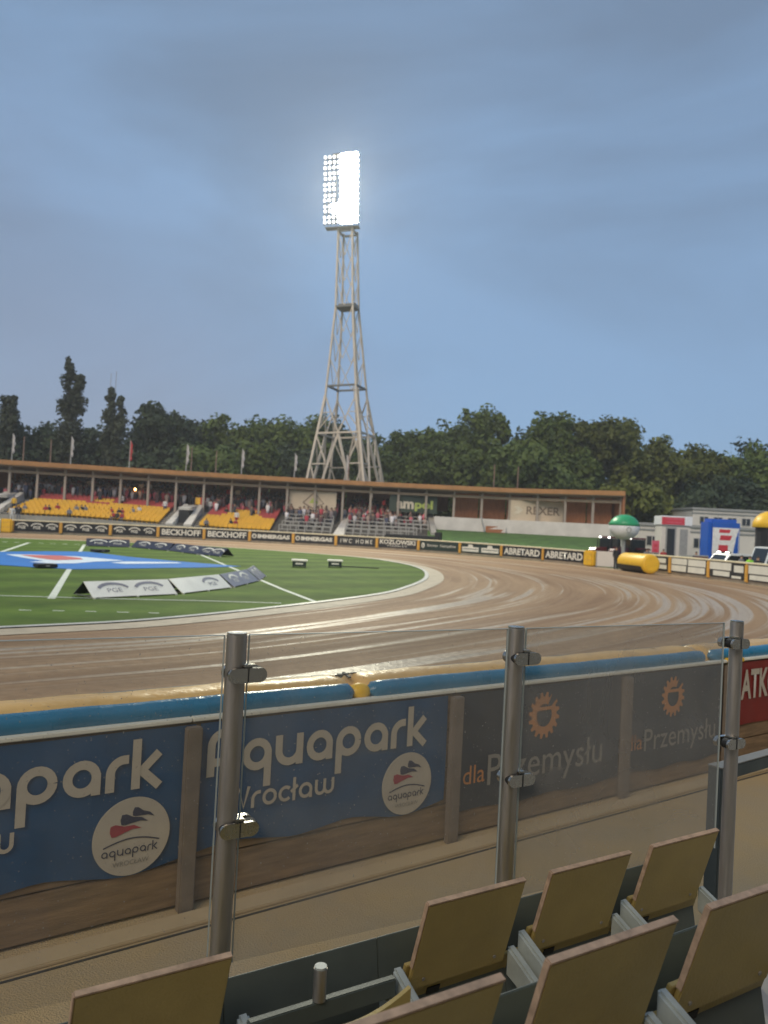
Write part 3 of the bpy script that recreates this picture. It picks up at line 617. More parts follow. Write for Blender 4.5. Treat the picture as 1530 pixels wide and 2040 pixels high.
flab=['black board with three white arc logos, cut off at the left edge','black board with three white arc logos beside the yellow end pad','black board with three white arc logos, middle of the row of three','black board with three white arc logos next to large white lettering',
 'black board with heavy white lettering beginning with B, left one of two','black board with heavy white lettering beginning with B, right one of two','black board with round emblem and white lettering, left one of two','black board with round emblem and white lettering, right one of two',
 'black board with thin widely spaced white letters','black board with large white lettering above a small line','dark green board with oval emblem and thin lettering','dark green board with two white logo panels','black board with blurred white block letters, left one of two','black board with blurred white block letters beside the yellow end pad']
fpts=[gp(x,Y) for x,Y in zip(FX,FY)]
for i in range(1,14): board(fpts[i],fpts[i+1],flab[i],'k' if i not in (10,11) else 'g',cont[i])
def endpad(p,rz,lab,w=1.0):
    t=thing('end_pad',lab,'cushion',p,rz)
    MB().box((0,-.30,.03),(w,.45,1.28)).build('pad',M('bright_yellow'),t,bevel=.10)
    MB().box((.12,-.308,.5),(w-.12,-.3005,.56)).build('strap',M('orange_pad'),t); MB().box((.12,-.308,.95),(w-.12,-.3005,1.0)).build('strap',M('orange_pad'),t)
endpad(gp(1165,62.3),-.9,'bright yellow end pad beside the grey gate panel',.95)
endpad(gp(0,69.6),.3,'bright yellow end pad at the left picture edge',.95)
t=thing('white_pad','pale pad left of the yellow end pad at the picture edge','cushion',gp(-14,69.3),.3); MB().box((0,-.28,.03),(.62,.4,1.25)).build('pad',M('board_white'),t,bevel=.08)
# gate panel in the opening
ga_=gp(1187,61.5); t=thing('gate_panel','plain grey gate panel in the fence opening','gate',ga_,-.55)
MB().box((0,-.05,.08),(1.55,.05,1.28)).build('panel',M('wall_white'),t,bevel=.01)
for x in (0,1.5): MB().box((x,-.07,0),(x+.07,.07,1.33)).build('post',M('trim_grey'),t)
# right hand boards
RX=[1290,1333,1410,1486,1562]; RY=[57.5,55.0,51.2,47.4,44.0]
rp_=[gp(x,Y) for x,Y in zip(RX,RY)]
bars=[[(.05,.95,.12,.42),(.1,.9,.55,.9)],[(.02,.47,.55,.98),(.02,.45,.06,.49),(.50,.98,.52,.98),(.50,.97,.05,.46)],[(.01,.64,.48,.97),(.12,.60,.08,.40),(.72,.98,.42,.86),(.66,.92,.02,.18)],[(.02,.98,.44,.96),(.06,.72,.06,.36)]]
rl=['short board hidden partly by the yellow roll','white lettered board right of the yellow roll','white and black board below the white pickup','white lettered board cut off at the right edge']
for i in range(4): board(rp_[i],rp_[i+1],rl[i],'w',('bars',bars[i]),1.32,'advert boards along the right fence')
# rolled yellow cushion lying at the opening
a=gp(1243,57.5); b=gp(1297,53.6); t=thing('yellow_roll','rolled yellow air cushion with black belly lying on the track edge','air cushion',a,math.atan2(b.y-a.y,b.x-a.x)); Lr=(b-a).length
rings=[]; 
for i,(x,r) in enumerate([(0,.45),(.05,.60),(.2,.66),(Lr*.5,.68),(Lr-.2,.70),(Lr-.05,.66),(Lr,.55)]): rings.append([(x,r*math.cos(k*math.pi/10),.70+r*math.sin(k*math.pi/10)) for k in range(20)])
ro=MB().loft(rings); 
ro.build('roll',M('bright_yellow'),t,smooth='all')
rings=[[(x,.715*math.cos(k*math.pi/12),.70+.715*math.sin(k*math.pi/12)) for k in range(-11,-1)] for x in (.15,Lr*.5,Lr-.2)]
MB().loft(rings,closed=False,caps=False).build('belly',M('black'),t,smooth='all')
MB().tube((Lr+.002,0,.7),(Lr+.03,0,.7),.5,n=20).build('end_disc',M('bright_yellow'),t)
# ================================================================== GRASS BANK AND FAR STAND
SX=[-260,0,260,520,750,1000,1240]; SYv=[84.5,87.4,90.5,93,93.6,92.4,86.2]
def Rl(px,off=0,z=0):
    Y=float(np.interp(px,SX,SYv)); p=gp(px,Y); return Vector((p.x,p.y+off,z))
bk=MB(); vs=[];fs=[]; xs=list(range(850,1300,25))
for x in xs:
    Yf=float(np.interp(x,FX,FY)) if x<1166 else 62.9; Yf=max(Yf,62)
    a=gp(x,Yf+1.6); b=Rl(x,-.4)
    for j in range(9):
        q=j/8; p=a.lerp(b,q); z=-.02+2.3*(q**.9); vs.append((p.x,p.y,z if x<1230 else z*max(.0,(1290-x)/60)))
for i in range(len(xs)-1):
    for j in range(8): fs.append((i*9+j,(i+1)*9+j,(i+1)*9+j+1,i*9+j+1))
o=bk.add(vs,fs).build('grass_bank',M('bank_grass'),smooth='all'); tag(o,'grass bank below the white wall of the far stand','bank',kind='structure')

stand=thing('grandstand','long low grandstand with orange roof edge across the track','grandstand',Rl(500))
SO=stand.location.copy()
def sp(px,off,z): return Rl(px,off,z)-SO
def ribbon(name,x0,x1,prof,mt,step=30,parent=stand,smooth=False,dz=False):
    n=max(2,int(abs(x1-x0)/step)+1); rings=[[sp(x0+(x1-x0)*i/(n-1),o_,z+(dzx(x0+(x1-x0)*i/(n-1)) if dz and z>.5 else 0)) for o_,z in prof] for i in range(n)]
    return MB().loft(rings).build(name,M(mt),parent,smooth=smooth)
NR=16; 
def dzx(px): return float(np.interp(px,[180,480,860],[0,-.5,-.55]))
def rowz(r,px=0): return 1.42+.215*r+dzx(px)
def rowo(r): return -5+.78*r
prof=[(-5.3,-.1),(-5.3,1.40)]
for r in range(NR): prof += [(rowo(r),rowz(r)-.215 if r else 1.40),(rowo(r),rowz(r))]
prof += [(8.3,rowz(NR-1)),(8.3,-.1)]
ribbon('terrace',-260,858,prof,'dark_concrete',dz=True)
ribbon('front_wall',-260,858,[(-5.6,0),(-5.31,0),(-5.31,1.56),(-5.6,1.56)],'concrete',dz=True)
ribbon('white_wall',862,1243,[(-.5,0),(2.2,0),(2.2,3.85),(.0,3.85),(-.5,2.2)],'pale_concrete')
rf=ribbon('roof',-260,1236,[(-.35,7.35),(8.9,7.05),(8.9,7.3),(-.35,7.62)],'roof_dark')
ribbon('fascia',-260,1236,[(-.62,7.14),(-.36,7.14),(-.36,7.66),(-.62,7.66)],'fascia')
ribbon('lower_beam',-260,1236,[(.55,6.30),(.85,6.30),(.85,6.62),(.55,6.62)],'beam')
ribbon('soffit',-260,1236,[(-.34,7.0),(8.7,6.85),(8.7,7.0),(-.34,7.15)],'beam')
cols=[8+55.8*k for k in range(-4,23)]
for k,x in enumerate(cols):
    z0=rowz(7,x) if x<858 else 3.85
    if x>1236: continue
    MB().bar(sp(x,.7,z0),sp(x,.7,7.0),.26,.26).build('column',M('column'),stand)
    MB().bar(sp(x,.4,6.75),sp(x,8.2,6.75),.18,.3).build('rafter',M('column'),stand)
for a,b in zip(cols,cols[1:]):
    if a>1236: continue
    b=min(b,1234); x0=a+1.5; x1=b-1.5; off=8.3 if a<850 else 3.4; zb=rowz(NR-1) if a<850 else 3.6
    MB().hexa([sp(x0,off,zb),sp(x1,off,zb),sp(x1,off+.2,zb),sp(x0,off+.2,zb),sp(x0,off,7.0),sp(x1,off,7.0),sp(x1,off+.2,7.0),sp(x0,off+.2,7.0)]).build('wall_panel',M('wood_wall'),stand)
p=[sp(1236,-.3,2),sp(1236,6,2)]
MB().bar(sp(1238,.0,4.7),sp(1242,7,4.7),.25,5.4).build('end_wall',M('wood_wall'),stand)
# vomitories: concrete cheeks and dark doorway
def vom(x0,x1,lab):
    t=thing('stairway_block',lab,'stairway',Rl((x0+x1)/2,-5),0); O=t.location
    def q(x,o_,z): return Rl(x,o_,z)-O
    w=x1-x0; door0=x0+w*.40; door1=x0+w*.68; dz=dzx((x0+x1)/2); zd=3.35+dz
    for a,b in ((door0-9,door0),(door1,door1+9)):
        MB().hexa([q(a,-5.55,.0),q(b,-5.55,0),q(b,2.5,0),q(a,2.5,0),q(a-(4 if a<door0 else 0),-5.55,1.75+dz),q(b+(0 if a<door0 else 6),-5.55,1.75+dz),q(b,1.2,zd+.75),q(a,1.2,zd+.75)]).build('cheek_wall',M('pale_concrete'),t)
    MB().hexa([q(door0,-3.2,zd),q(door1,-3.2,zd),q(door1,2.4,zd),q(door0,2.4,zd),q(door0,-3.2,zd+.3),q(door1,-3.2,zd+.3),q(door1,2.4,zd+.7),q(door0,2.4,zd+.7)]).build('lintel',M('pale_concrete'),t)
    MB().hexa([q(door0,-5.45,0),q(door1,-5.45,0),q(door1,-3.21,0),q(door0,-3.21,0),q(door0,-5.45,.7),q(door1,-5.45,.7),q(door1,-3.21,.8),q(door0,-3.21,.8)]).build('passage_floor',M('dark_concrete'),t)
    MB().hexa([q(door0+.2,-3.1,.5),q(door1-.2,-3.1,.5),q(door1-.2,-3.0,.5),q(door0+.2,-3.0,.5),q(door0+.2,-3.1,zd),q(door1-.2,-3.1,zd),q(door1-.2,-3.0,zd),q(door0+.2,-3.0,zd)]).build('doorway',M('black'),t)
    for a,b in ((x0,door0-9.3),(door1+9.3,x1)):
        if b-a<2: continue
        for r in range(9): 
            MB().hexa([q(a,rowo(r)-.02,rowz(r,a)),q(b,rowo(r)-.02,rowz(r,b)),q(b,rowo(r)+.77,rowz(r,b)),q(a,rowo(r)+.77,rowz(r,a)),q(a,rowo(r)-.02,rowz(r,a)+.12),q(b,rowo(r)-.02,rowz(r,b)+.12),q(b,rowo(r)+.77,rowz(r,b)+.12),q(a,rowo(r)+.77,rowz(r,a)+.12)]).build('stair_step',M('concrete'),t)
vom(337,412,'concrete stairway with dark doorway between the yellow seat blocks'); vom(-25,48,'concrete stairway with doorway at the left picture edge')
ribbon('wing_wall',852,862,[(-5.3,0),(4,0),(4,rowz(11)+.5),(-5.3,1.9)],'concrete',step=5)
# ---- seats
def seat_mesh(mt):
    mb=MB(); mb.hexa([(-.245,-.20,.36),(.245,-.20,.36),(.245,.16,.34),(-.245,.16,.34),(-.245,-.20,.42),(.245,-.20,.42),(.245,.16,.40),(-.245,.16,.40)])
    mb.hexa([(-.245,.14,.30),(.245,.14,.30),(.245,.20,.30),(-.245,.20,.30),(-.24,.20,.80),(.24,.20,.80),(.24,.25,.80),(-.24,.25,.80)])
    mb.box((-.05,-.02,0),(.05,.06,.36)); return mb.mesh('seat_shell',mt)
sm={'y':seat_mesh(M('yellow_plastic')),'r':seat_mesh(M('red_plastic'))}
def seat_cols(x0,x1,row):
    a=Rl(x0,rowo(row)+.4); b=Rl(x1,rowo(row)+.4); n=int((b-a).length/.52); return [(a.lerp(b,(i+.5)/n), x0+(x1-x0)*(i+.5)/n) for i in range(n)]
rest={'y':MB(),'r':MB()}; cnt={'y':125,'r':185}
for blk,(xa,xb,ins) in enumerate([(52,338,1.3),(413,548,0)]):
    for r in range(11):
        for i,(p,px) in enumerate(seat_cols(xa+r*ins,xb-(r*.6 if blk==0 else 0),r)):
            c='y' if r<7 else 'r'
            if blk==0 and 175<px<215 and r in (7,8): c='y'
            if blk==0 and 165<px<212 and r==6: c='r'
            if blk==1:
                u=(px-480)/67; c='r' if r>7.2-3.2*u*u+ (0 if abs(u)<.45 else -1.2) and r>4 else 'y'
                if abs(u)<.42 and r==8: c='y'
            z=rowz(r,px)
            if cnt[c]<300 and r<(6 if c=='y' else 11):
                o=bpy.data.objects.new('stadium_seat',sm[c]); COL.objects.link(o); o.location=(p.x,p.y,z); cnt[c]+=1
                tag(o,'yellow plastic seat in the lower rows of the far stand' if c=='y' else 'red plastic seat in the upper rows of the far stand','seat','yellow seats of the far stand' if c=='y' else 'red seats of the far stand')
            else:
                me=sm[c]; vv=[(v.co.x+p.x,v.co.y+p.y,v.co.z+z) for v in me.vertices]; rest[c].add(vv,[tuple(f.vertices) for f in me.polygons])
if rest['y'].v: tag(rest['y'].build('yellow_seats',M('yellow_plastic')),'remaining rows of yellow plastic seats in the far stand','seats',kind='stuff')
if rest['r'].v: tag(rest['r'].build('red_seats',M('red_plastic')),'remaining rows of red plastic seats in the far stand','seats',kind='stuff')
# ---- standing terrace rails
upr=MB().box((-.06,-.04,0),(.06,.04,1.02)).mesh('upright',M('grey_rail'))
for bi,(xa,xb,nm) in enumerate([(565,662,'left'),(690,850,'right')]):
    for r in range(0,10,2):
        xa2=xa+(r*1.2 if bi==0 else 0); xb2=xb-(0 if bi==0 else max(0,(10-r))*3 if r<4 else 0)
        A=Rl(xa2,rowo(r)+.2,rowz(r,xa2)); B=Rl(xb2,rowo(r)+.2,rowz(r,xa2)); d=B-A
        ordn=['front','second','third','fourth','rearmost'][r//2]
        t=thing('standing_rail',f'grey standing rail, {ordn} row of the {nm} standing block','rail',A,math.atan2(d.y,d.x),'standing rails in the far stand'); w=d.length; n=int(w/.85)
        MB().box((0,-.05,.98),(w,.05,1.09)).build('top_bar',M('grey_rail'),t); MB().box((0,-.045,.46),(w,.045,.56)).build('middle_bar',M('grey_rail'),t)
        for i in range(n+1): link('upright',upr,t,(w*i/n,0,0))
t=thing('stair_ramp','pale concrete ramp between the two standing blocks','ramp',Rl(676,-5.3)); O=t.location
MB().hexa([Rl(668,-5.2,.9)-O,Rl(688,-5.2,.9)-O,Rl(696,2.5,rowz(9,690)+.2)-O,Rl(682,2.5,rowz(9,690)+.2)-O,Rl(668,-5.2,1.12)-O,Rl(688,-5.2,1.12)-O,Rl(696,2.5,rowz(9,690)+.5)-O,Rl(682,2.5,rowz(9,690)+.5)-O]).build('slab',M('pale_concrete'),t)
MB().bar(Rl(780,-5,1.6)-O,Rl(800,-5.2,1.6)-O,.1,.1).build('handrail',M('grey_rail'),t)
t=thing('dugout','low black shelter box in front of the standing block','shelter',gp(768,81.5)); a=gp(875,79.5)-t.location; ang=math.atan2(a.y,a.x); t.rotation_euler=(0,0,ang); w=a.length
MB().box((0,-.4,1.0),(w-.5,.8,1.55)).build('body',M('black'),t,bevel=.05); MB().box((w-.45,-.5,.2),(w,.9,2.0)).build('side_box',M('black'),t,bevel=.05)
for k in range(5): MB().box((k*(w-.7)/4,-.3,-.02),(k*(w-.7)/4+.1,.7,1.0)).build('leg',M('black'),t)
t=thing('grass_table','grey table top on the grass bank','table',gp(940,77.5)+Vector((0,0,.1))); MB().box((-1.6,-.4,1.0),(1.6,.4,1.1)).build('top',M('trim_grey'),t)
for x in (-1.4,1.3): MB().box((x,-.3,.0),(x+.1,.3,1.0)).build('leg',M('trim_grey'),t)
# ---- banners on the stand wall
def wall_banner(x0,x1,yt,yb,Yoff,mt,label):
    a=Rl((x0+x1)/2,Yoff); tl=at(x0,yt,a.y); tr_=at(x1,yt+(x1-x0)*.035,a.y); bl=at(x0,yb,a.y)
    t=thing('wall_banner',label,'banner',Vector((tl.x,a.y,bl.z)),0); w=tr_.x-tl.x; h=tl.z-bl.z
    MB().box((0,-.05,0),(w,.03,h)).build('cloth',M(mt),t); return t,w,h
t,w,h=wall_banner(577,671,976,1013,1.2,'banner_beige','beige wall banner with brown diamond emblem')
mb=MB(); stroke(mb,[(w*.30,h*.35),(w*.52,h*.92),(w*.74,h*.35),(w*.52,-.1+h*.1),(w*.30,h*.35)],.16,-.058); mb.build('diamond_emblem',M('brown_ink'),t)
mb=MB(); mb.plate([(w*.42,h*.35),(w*.52,h*.66),(w*.62,h*.35)],-.06,-.055); mb.build('emblem_core',M('lime_ink'),t)
t,w,h=wall_banner(777,872,983,1019,1.2,'banner_green','dark green wall banner with pale and lime lettering')
text('am',M('beige_ink'),t,w*.33,-.056,h*.40,w=w*.36,h=h*.42,bold=.04); text('pol',M('lime_ink'),t,w*.72,-.056,h*.40,w=w*.38,h=h*.62,bold=.04)
t,w,h=wall_banner(1018,1123,996,1041,1.6,'banner_beige','beige wall banner with brown block lettering on the brown wall')
text('REXER',M('brown_ink'),t,w*.62,-.056,h*.58,w=w*.64,h=h*.36,bold=.02); MB().plate([(w*.06,h*.42),(w*.16,h*.42),(w*.24,h*.58),(w*.16,h*.74),(w*.06,h*.74),(w*.13,h*.58)],-.058,-.053).build('arrow_emblem',M('beige_ink'),t)
t=thing('wall_stairs','small steps with rails cut into the white wall','stairs',Rl(983,-.9,2.0))
for k in range(4): MB().box((-1.1,.0+.3*k,.0),(1.1,.3+.3*k-.01,.3+.35*k)).build('step',M('wood_wall'),t)
for x in (-1.3,1.25): MB().bar((x,-.1,.3),(x*1.25,1.2,2.0),.12).build('handrail',M('trim_grey'),t)

# ---- flags on the stand roof
def flagpole(x,ytop,flag,lab,Yo=1.2):
    b=Rl(x,Yo,7.5); top=at(x,ytop,b.y); h=top.z-7.5
    t=thing('flagpole',lab,'flagpole',b,0,'flagpoles on the stand roof')
    MB().tube((0,0,-.2),(0,0,h),.07,.05,n=6).build('pole',M('pole_grey' if flag else 'pole'),t)
    if flag:
        rings=[]; fh=h*.66; n=14
        for i in range(n+1):
            z=h-.05-fh*i/n; wd=.08+.19*math.sin(min(1,i/5)*math.pi/2)*(1-.45*(i/n)**2)+.05*math.sin(i*1.3+x); 
            yy=.10*math.sin(i*.9+x)
            rings.append([(.04,-.02,z),(.04+wd*.5,yy-.04,z-.04),(.04+wd,-yy*.6-.02,z-.1),(.04+wd,-yy*.6+.02,z-.1),(.04+wd*.5,yy+.02,z-.04),(.04,.02,z)])
        MB().loft(rings).build('flag',M(flag),t,smooth='all')
for x,yt,fl,lab in [(5,862,'flag_white','white roof flag at the left picture edge'),(124,868,'flag_white','white roof flag in front of the tall poplar'),(243,876,'flag_red','red roof flag right of the twin poplar'),(358,884,'flag_white','white and red roof flag left of the light green bush'),(470,893,'flag_white','pale roof flag right of the light green bush'),(577,902,'flag_white','pale roof flag left of the floodlight tower'),(681,905,'flag_white','grey roof flag seen between the tower legs'),
 (28,868,None,'bare brown roof pole at far left'),(83,874,None,'bare brown roof pole left of the tall poplar'),(368,890,None,'bare brown roof pole beside the white and red flag'),(418,896,None,'bare brown roof pole before the light green bush'),(686,902,None,'bare roof pole beside the grey flag'),(980,925,None,'bare roof pole before the big tree'),(1028,930,None,'bare roof pole above the beige lettered banner')]: flagpole(x,yt,fl,lab)
t=thing('antenna','pair of thin antenna masts behind the twin poplar','antenna',gp(210,130),0)
for dx,yt in ((-.5,742),(.4,738)): MB().tube((dx,0,0),(dx,0,at(210,yt,130).z),.09,.04,n=5).build('mast',M('pole_grey'),t)

# ================================================================== FLOODLIGHT TOWER
TY=108.0; tb=gp(688,TY); TROT=math.radians(-18)
tower=thing('floodlight_tower','tall lattice floodlight tower with blazing lamp panel','floodlight tower',tb,TROT)
tower.rotation_mode='QUATERNION'; tower.rotation_quaternion=Matrix.Rotation(math.radians(-2.5),3,'Y').to_quaternion() @ Matrix.Rotation(TROT,3,'Z').to_quaternion()
kf=1/(math.cos(TROT)+abs(math.sin(TROT)))
lv=[(0,7.2),(8.6,5.25),(14.9,4.15),(20.2,3.0),(21.4,2.72),(32.9,1.66),(43.6,1.38)]
def tw(z): return float(np.interp(z,[a for a,b in lv],[b for a,b in lv]))*kf*.96
def cnr(k,z): 
    w=tw(z); sx,sy=[(-1,-1),(1,-1),(1,1),(-1,1)][k]; return Vector((sx*w,sy*w,z))
for k in range(4):
    for (z0,z1) in ((0,20.2),(20.2,32.9),(32.9,44)): MB().bar(cnr(k,z0),cnr(k,z1),.32 if z0<20 else .24,mi=0).build('leg',M('tower_paint'),tower)
    a=lambda z:cnr(k,z); b=lambda z:cnr((k+1)%4,z); mid=lambda z:(a(z)+b(z))/2; L_=lambda z,t:a(z).lerp(b(z),t)
    [MB().bar(mid(14.9),L_(2.0,q_),.28).build('inclined_strut',M('tower_paint'),tower) for q_ in (.14,.86)]
    MB().bar(a(14.9),b(14.9),.24).build('ring_beam',M('tower_paint'),tower); MB().bar(a(10.6),L_(10.6,.30),.16).build('short_beam',M('tower_paint'),tower); MB().bar(b(10.6),L_(10.6,.70),.16).build('short_beam',M('tower_paint'),tower)
    mb=MB(); mb.bar(a(14.6),L_(10.8,.28),.18); mb.bar(b(14.6),L_(10.8,.72),.18); mb.bar(a(10.4),L_(6,.22),.18); mb.bar(b(10.4),L_(6,.78),.18)
    mb.bar(a(20.2),mid(14.9),.15); mb.bar(b(20.2),mid(14.9),.15); mb.bar(a(15.2),L_(17.6,.27),.12); mb.bar(b(15.2),L_(17.6,.73),.12); mb.bar(a(17.8),L_(17.8,.27),.10); mb.bar(b(17.8),L_(17.8,.73),.10)
    mb.build('bracing',M('tower_paint'),tower)
    [MB().bar(a(z_),b(z_),.25).build('cross_beam',M('tower_dark'),tower) for z_ in (21.6,32.9,43.6)]
    mb=MB(); zs=[21.6,25.4,29.2,32.9,36.5,40.1,43.6]
    for z0,z1 in zip(zs,zs[1:]): mb.bar(a(z1),mid(z0),.09); mb.bar(b(z1),mid(z0),.09)
    mb.build('lacing',M('tower_paint'),tower)
MB().box((-1.2*kf,-1.5*kf,32.7),(1.9*kf,.6,33.25)).build('platform',M('tower_dark'),tower)
mb=MB(); mb.tube((tw(10)*.55,tw(10)*.5,0),(tw(33)*.5,tw(33)*.5,32.8),.35,.25,8); mb.build('cable_duct',M('tower_paint'),tower)
mb=MB()
for k in range(40): mb.bar((tw(.55*k)*.4,tw(.55*k)*.3,.55*k),(tw(.55*k)*.4+.7,tw(.55*k)*.3,.55*k),.06)
mb.bar((tw(0)*.4,tw(0)*.3,0),(tw(22)*.4,tw(22)*.3,22),.1); mb.bar((tw(0)*.4+.7,tw(0)*.3,0),(tw(22)*.4+.7,tw(22)*.3,22),.1); mb.build('ladder',M('tower_paint'),tower)
# lamp panel
pzl=44.4; prw=4.8; prh=9.2; pa=math.radians(-10)-TROT
panel=MB()
for k in range(10): panel.box((-prw/2-.05+k*prw/9-.04,.0,pzl-.3),(-prw/2+k*prw/9+.03,.12,pzl+prh+.3))
for k in range(14): panel.box((-prw/2-.2,.121,pzl+k*prh/13-.035),(prw/2+.2,.2,pzl+k*prh/13+.035))
pf=panel.build('lamp_frame',M('tower_dark'),tower,loc=(-.28,-1.9,0),rot=(0,0,pa))
MB().box((-prw/2,.21,pzl-.5),(prw/2,1.4,pzl-.38)).build('walkway_grate',M('tower_dark'),pf)
MB().box((-1.4,.22,pzl+prh+.35),(1.6,.5,pzl+prh+.75)).build('top_bracket',M('tower_dark'),pf)
def lampmesh(front,R_):
    mb=MB(); n=12
    mb.tube((0,0,0),(0,.30,0),R_*1.06,R_*.75,n=n,mi=0,caps=False); mb.tube((0,.299,0),(0,.33,0),R_*.75,.10,n=n,mi=0)
    mb.add([(R_*math.cos(2*math.pi*k/n),.02,R_*math.sin(2*math.pi*k/n)) for k in range(n)],[tuple(range(n))],1)
    return mb.mesh('lamp',[M('tower_dark'),M(front)])
lm={0:lampmesh('lamp_side',.19),1:lampmesh('lamp_front',.33)}
for r in range(13):
    for c in range(8):
        z=pzl+prh*(12-r)/12; x=-prw/2+.1+(c*.64 if c<4 else 2.50+(c-4)*.64)
        if c==3 and 4<=r<=8: continue
        f=1 if c>=4 or (r in (9,10) and c>=2) else 0
        o=link('lamp',lm[f],pf,(x+(.05*math.sin(r*2.1) if not f else 0),-.36-.02*c,z+(.06*math.sin(r*3.3) if not f else 0)),(math.radians(14 if f else 22),0,math.radians(6 if f else -14)))
sp_=bpy.data.lights.new('floodlight','SPOT'); sp_.energy=90000; sp_.color=(1,.95,.72); sp_.spot_size=math.radians(80); sp_.spot_blend=.6; sp_.shadow_soft_size=2.2
so2=bpy.data.objects.new('floodlight_beam',sp_); COL.objects.link(so2); lp=tb+Vector((-2.6,-3.6,49)); so2.location=lp; so2.rotation_euler=(lp-Vector((-6,34,0))).to_track_quat('Z','Y').to_euler()

# ================================================================== INFIELD OBJECTS
def aframe(A,B,mt,lab,logos,h=.44,dep=.52,lw=1.3):
    d=B-A; w=d.length; t=thing('aframe_banner',lab,'banner',Vector((A.x,A.y,.03)),math.atan2(d.y,d.x),'low A-frame banners on the infield')
    th=.03
    MB().hexa([(0,0,.04),(w,0,.04),(w,th,.04),(0,th,.04),(0,dep,h),(w,dep,h),(w,dep+th,h),(0,dep+th,h)]).build('front_face',M(mt),t)
    MB().hexa([(0,2*dep-th,.04),(w,2*dep-th,.04),(w,2*dep,.04),(0,2*dep,.04),(0,dep+.004,h-.01),(w,dep+.004,h-.01),(w,dep+th,h-.012),(0,dep+th,h-.012)]).build('rear_face',M('vinyl_navy'),t)
    for x in (.03,w/2,w-.06): 
        MB().box((x,-.02,0),(x+.06,.05,.04)).build('foot',M('board_white'),t)
    MB().bar((.04,.03,.05),(.04,2*dep-.05,.05),.03).build('stay',M('steel'),t)
    sl_=math.atan2(h-.04,dep)
    for x in logos:
        e=thing('x','','',(0,0,0)); bpy.data.objects.remove(e)
        mb=MB(); Lf=math.hypot(h-.04,dep); sc=lw
        pts=[(x+.38*sc*math.cos(a),.42*Lf+.42*Lf*math.sin(a)*.95) for a in [math.pi*(.1+.8*i/12) for i in range(13)]]
        mm=MB(); stroke(mm,pts,.10,0); 
        mb.v=[(q[0],-.004*math.sin(sl_)+q[2]*math.cos(sl_)-.004, .042+q[2]*math.sin(sl_)+.004) for q in mm.v]; mb.f=mm.f; mb.m=mm.m
        mb.build('arc_emblem',M('board_white' if mt!='vinyl_white' else 'vinyl_grey'),t)
        tx=link('lettering',text_me('PGE',M('board_white' if mt!='vinyl_white' else 'vinyl_grey'),w=.36*sc,h=.26*Lf),t,(x,.40*Lf*math.cos(sl_)-.006,.04+.40*Lf*math.sin(sl_)+.006),(sl_-math.pi/2,0,0))
g2=lambda x,y:G(x,y,.03)
aframe(g2(185,1193.5),g2(353,1185.5),'vinyl_white','long white A-frame banner nearest to the camera',[.8,2.0])
aframe(g2(364,1184),g2(461,1172),'vinyl_white','shorter white A-frame banner, second in the near row',[2.1])
aframe(g2(466,1171),g2(516,1158.5),'vinyl_grey','grey A-frame banner with two arc logos, third in the near row',[.9,2.2],lw=1.2)
aframe(g2(518,1157.5),g2(529.5,1148.5),'vinyl_grey','grey A-frame banner at the far end of the near row',[.8,1.8],lw=1.0)
fa=[(172,1088),(260,1091),(335,1097.6),(394,1105),(440,1109.5)]
fl_=['dark A-frame banner, leftmost of the far row','dark A-frame banner, second from left in the far row','dark A-frame banner, third from left in the far row','dark A-frame banner at the right end of the far row']
for k in range(4):
    A=g2(*fa[k]); B=g2(*fa[k+1]); B=A.lerp(B,.985); w=(B-A).length; aframe(A,B,'vinyl_navy',fl_[k],[w*.28,w*.72],h=.52,dep=.55,lw=1.5)
tp=[(-160,1097),(0,1099),(90,1098),(176,1099),(256,1109),(366,1119),(480,1128),(400,1130.5),(330,1131),(240,1132.5),(146,1133.5),(73,1130),(0,1125),(-160,1112)]
tarp=thing('blue_tarp','large blue printed tarpaulin spread on the infield','tarpaulin',g2(150,1115)); TO=tarp.location
def tpoly(pts,z,mt,nm): MB().prism([((G(x,y,.05).x-TO.x),(G(x,y,.05).y-TO.y)) for x,y in pts],z,z+.008).build(nm,M(mt),tarp)
tpoly(tp,.010,'tarp_blue','sheet')
tpoly([(12,1104.5),(60,1105),(150,1108.5),(205,1113),(246,1117),(190,1119),(150,1122.5),(105,1123),(60,1119.5),(88,1117.5),(40,1110)],.022,'tarp_white','white_print')
tpoly([(42,1106),(120,1107.5),(160,1112),(165,1115),(110,1116.5),(75,1112)],.034,'tarp_red','red_print')
tpoly([(220,1121),(250,1119),(300,1119.5),(352,1120.5),(362,1122),(300,1123),(250,1123.5)],.022,'tarp_white','white_print')
for (x0,x1,y,lab) in [(70,110,1131.5,'flat black case on the near edge of the blue tarpaulin'),(185,213,1100.5,'flat black case on the far edge of the blue tarpaulin')]:
    a=g2(x0,y); b=g2(x1,y); d=b-a; t=thing('flat_case',lab,'case',a+Vector((0,0,.035)),math.atan2(d.y,d.x)); w=d.length
    MB().box((0,-.3,0),(w,.3,.14)).build('body',M('black'),t,bevel=.02); MB().box((w*.4,-.32,.05),(w*.6,-.301,.09)).build('handle',M('trim_grey'),t)
for x,lab in [(596,'small white-topped box on the turf, left one of two'),(667,'small white-topped box on the turf, right one of two')]:
    a=g2(x,1130); t=thing('field_box',lab,'box',a,.1,'boxes on the turf')
    MB().box((-.36,-.25,.06),(.36,.25,.32)).build('body',M('board_green'),t,bevel=.02); MB().box((-.42,-.3,.321),(.42,.3,.41)).build('lid',M('board_white'),t,bevel=.02)
    for sx in (-.34,.28): MB().box((sx,-.26,0),(sx+.06,.26,.06)).build('foot',M('black'),t)
    MB().box((-.2,-.262,.16),(.2,-.2505,.24)).build('plate',M('board_white'),t)
t=thing('cable','dark cable lying on the turf beside the right box','cable',g2(680,1129)); 
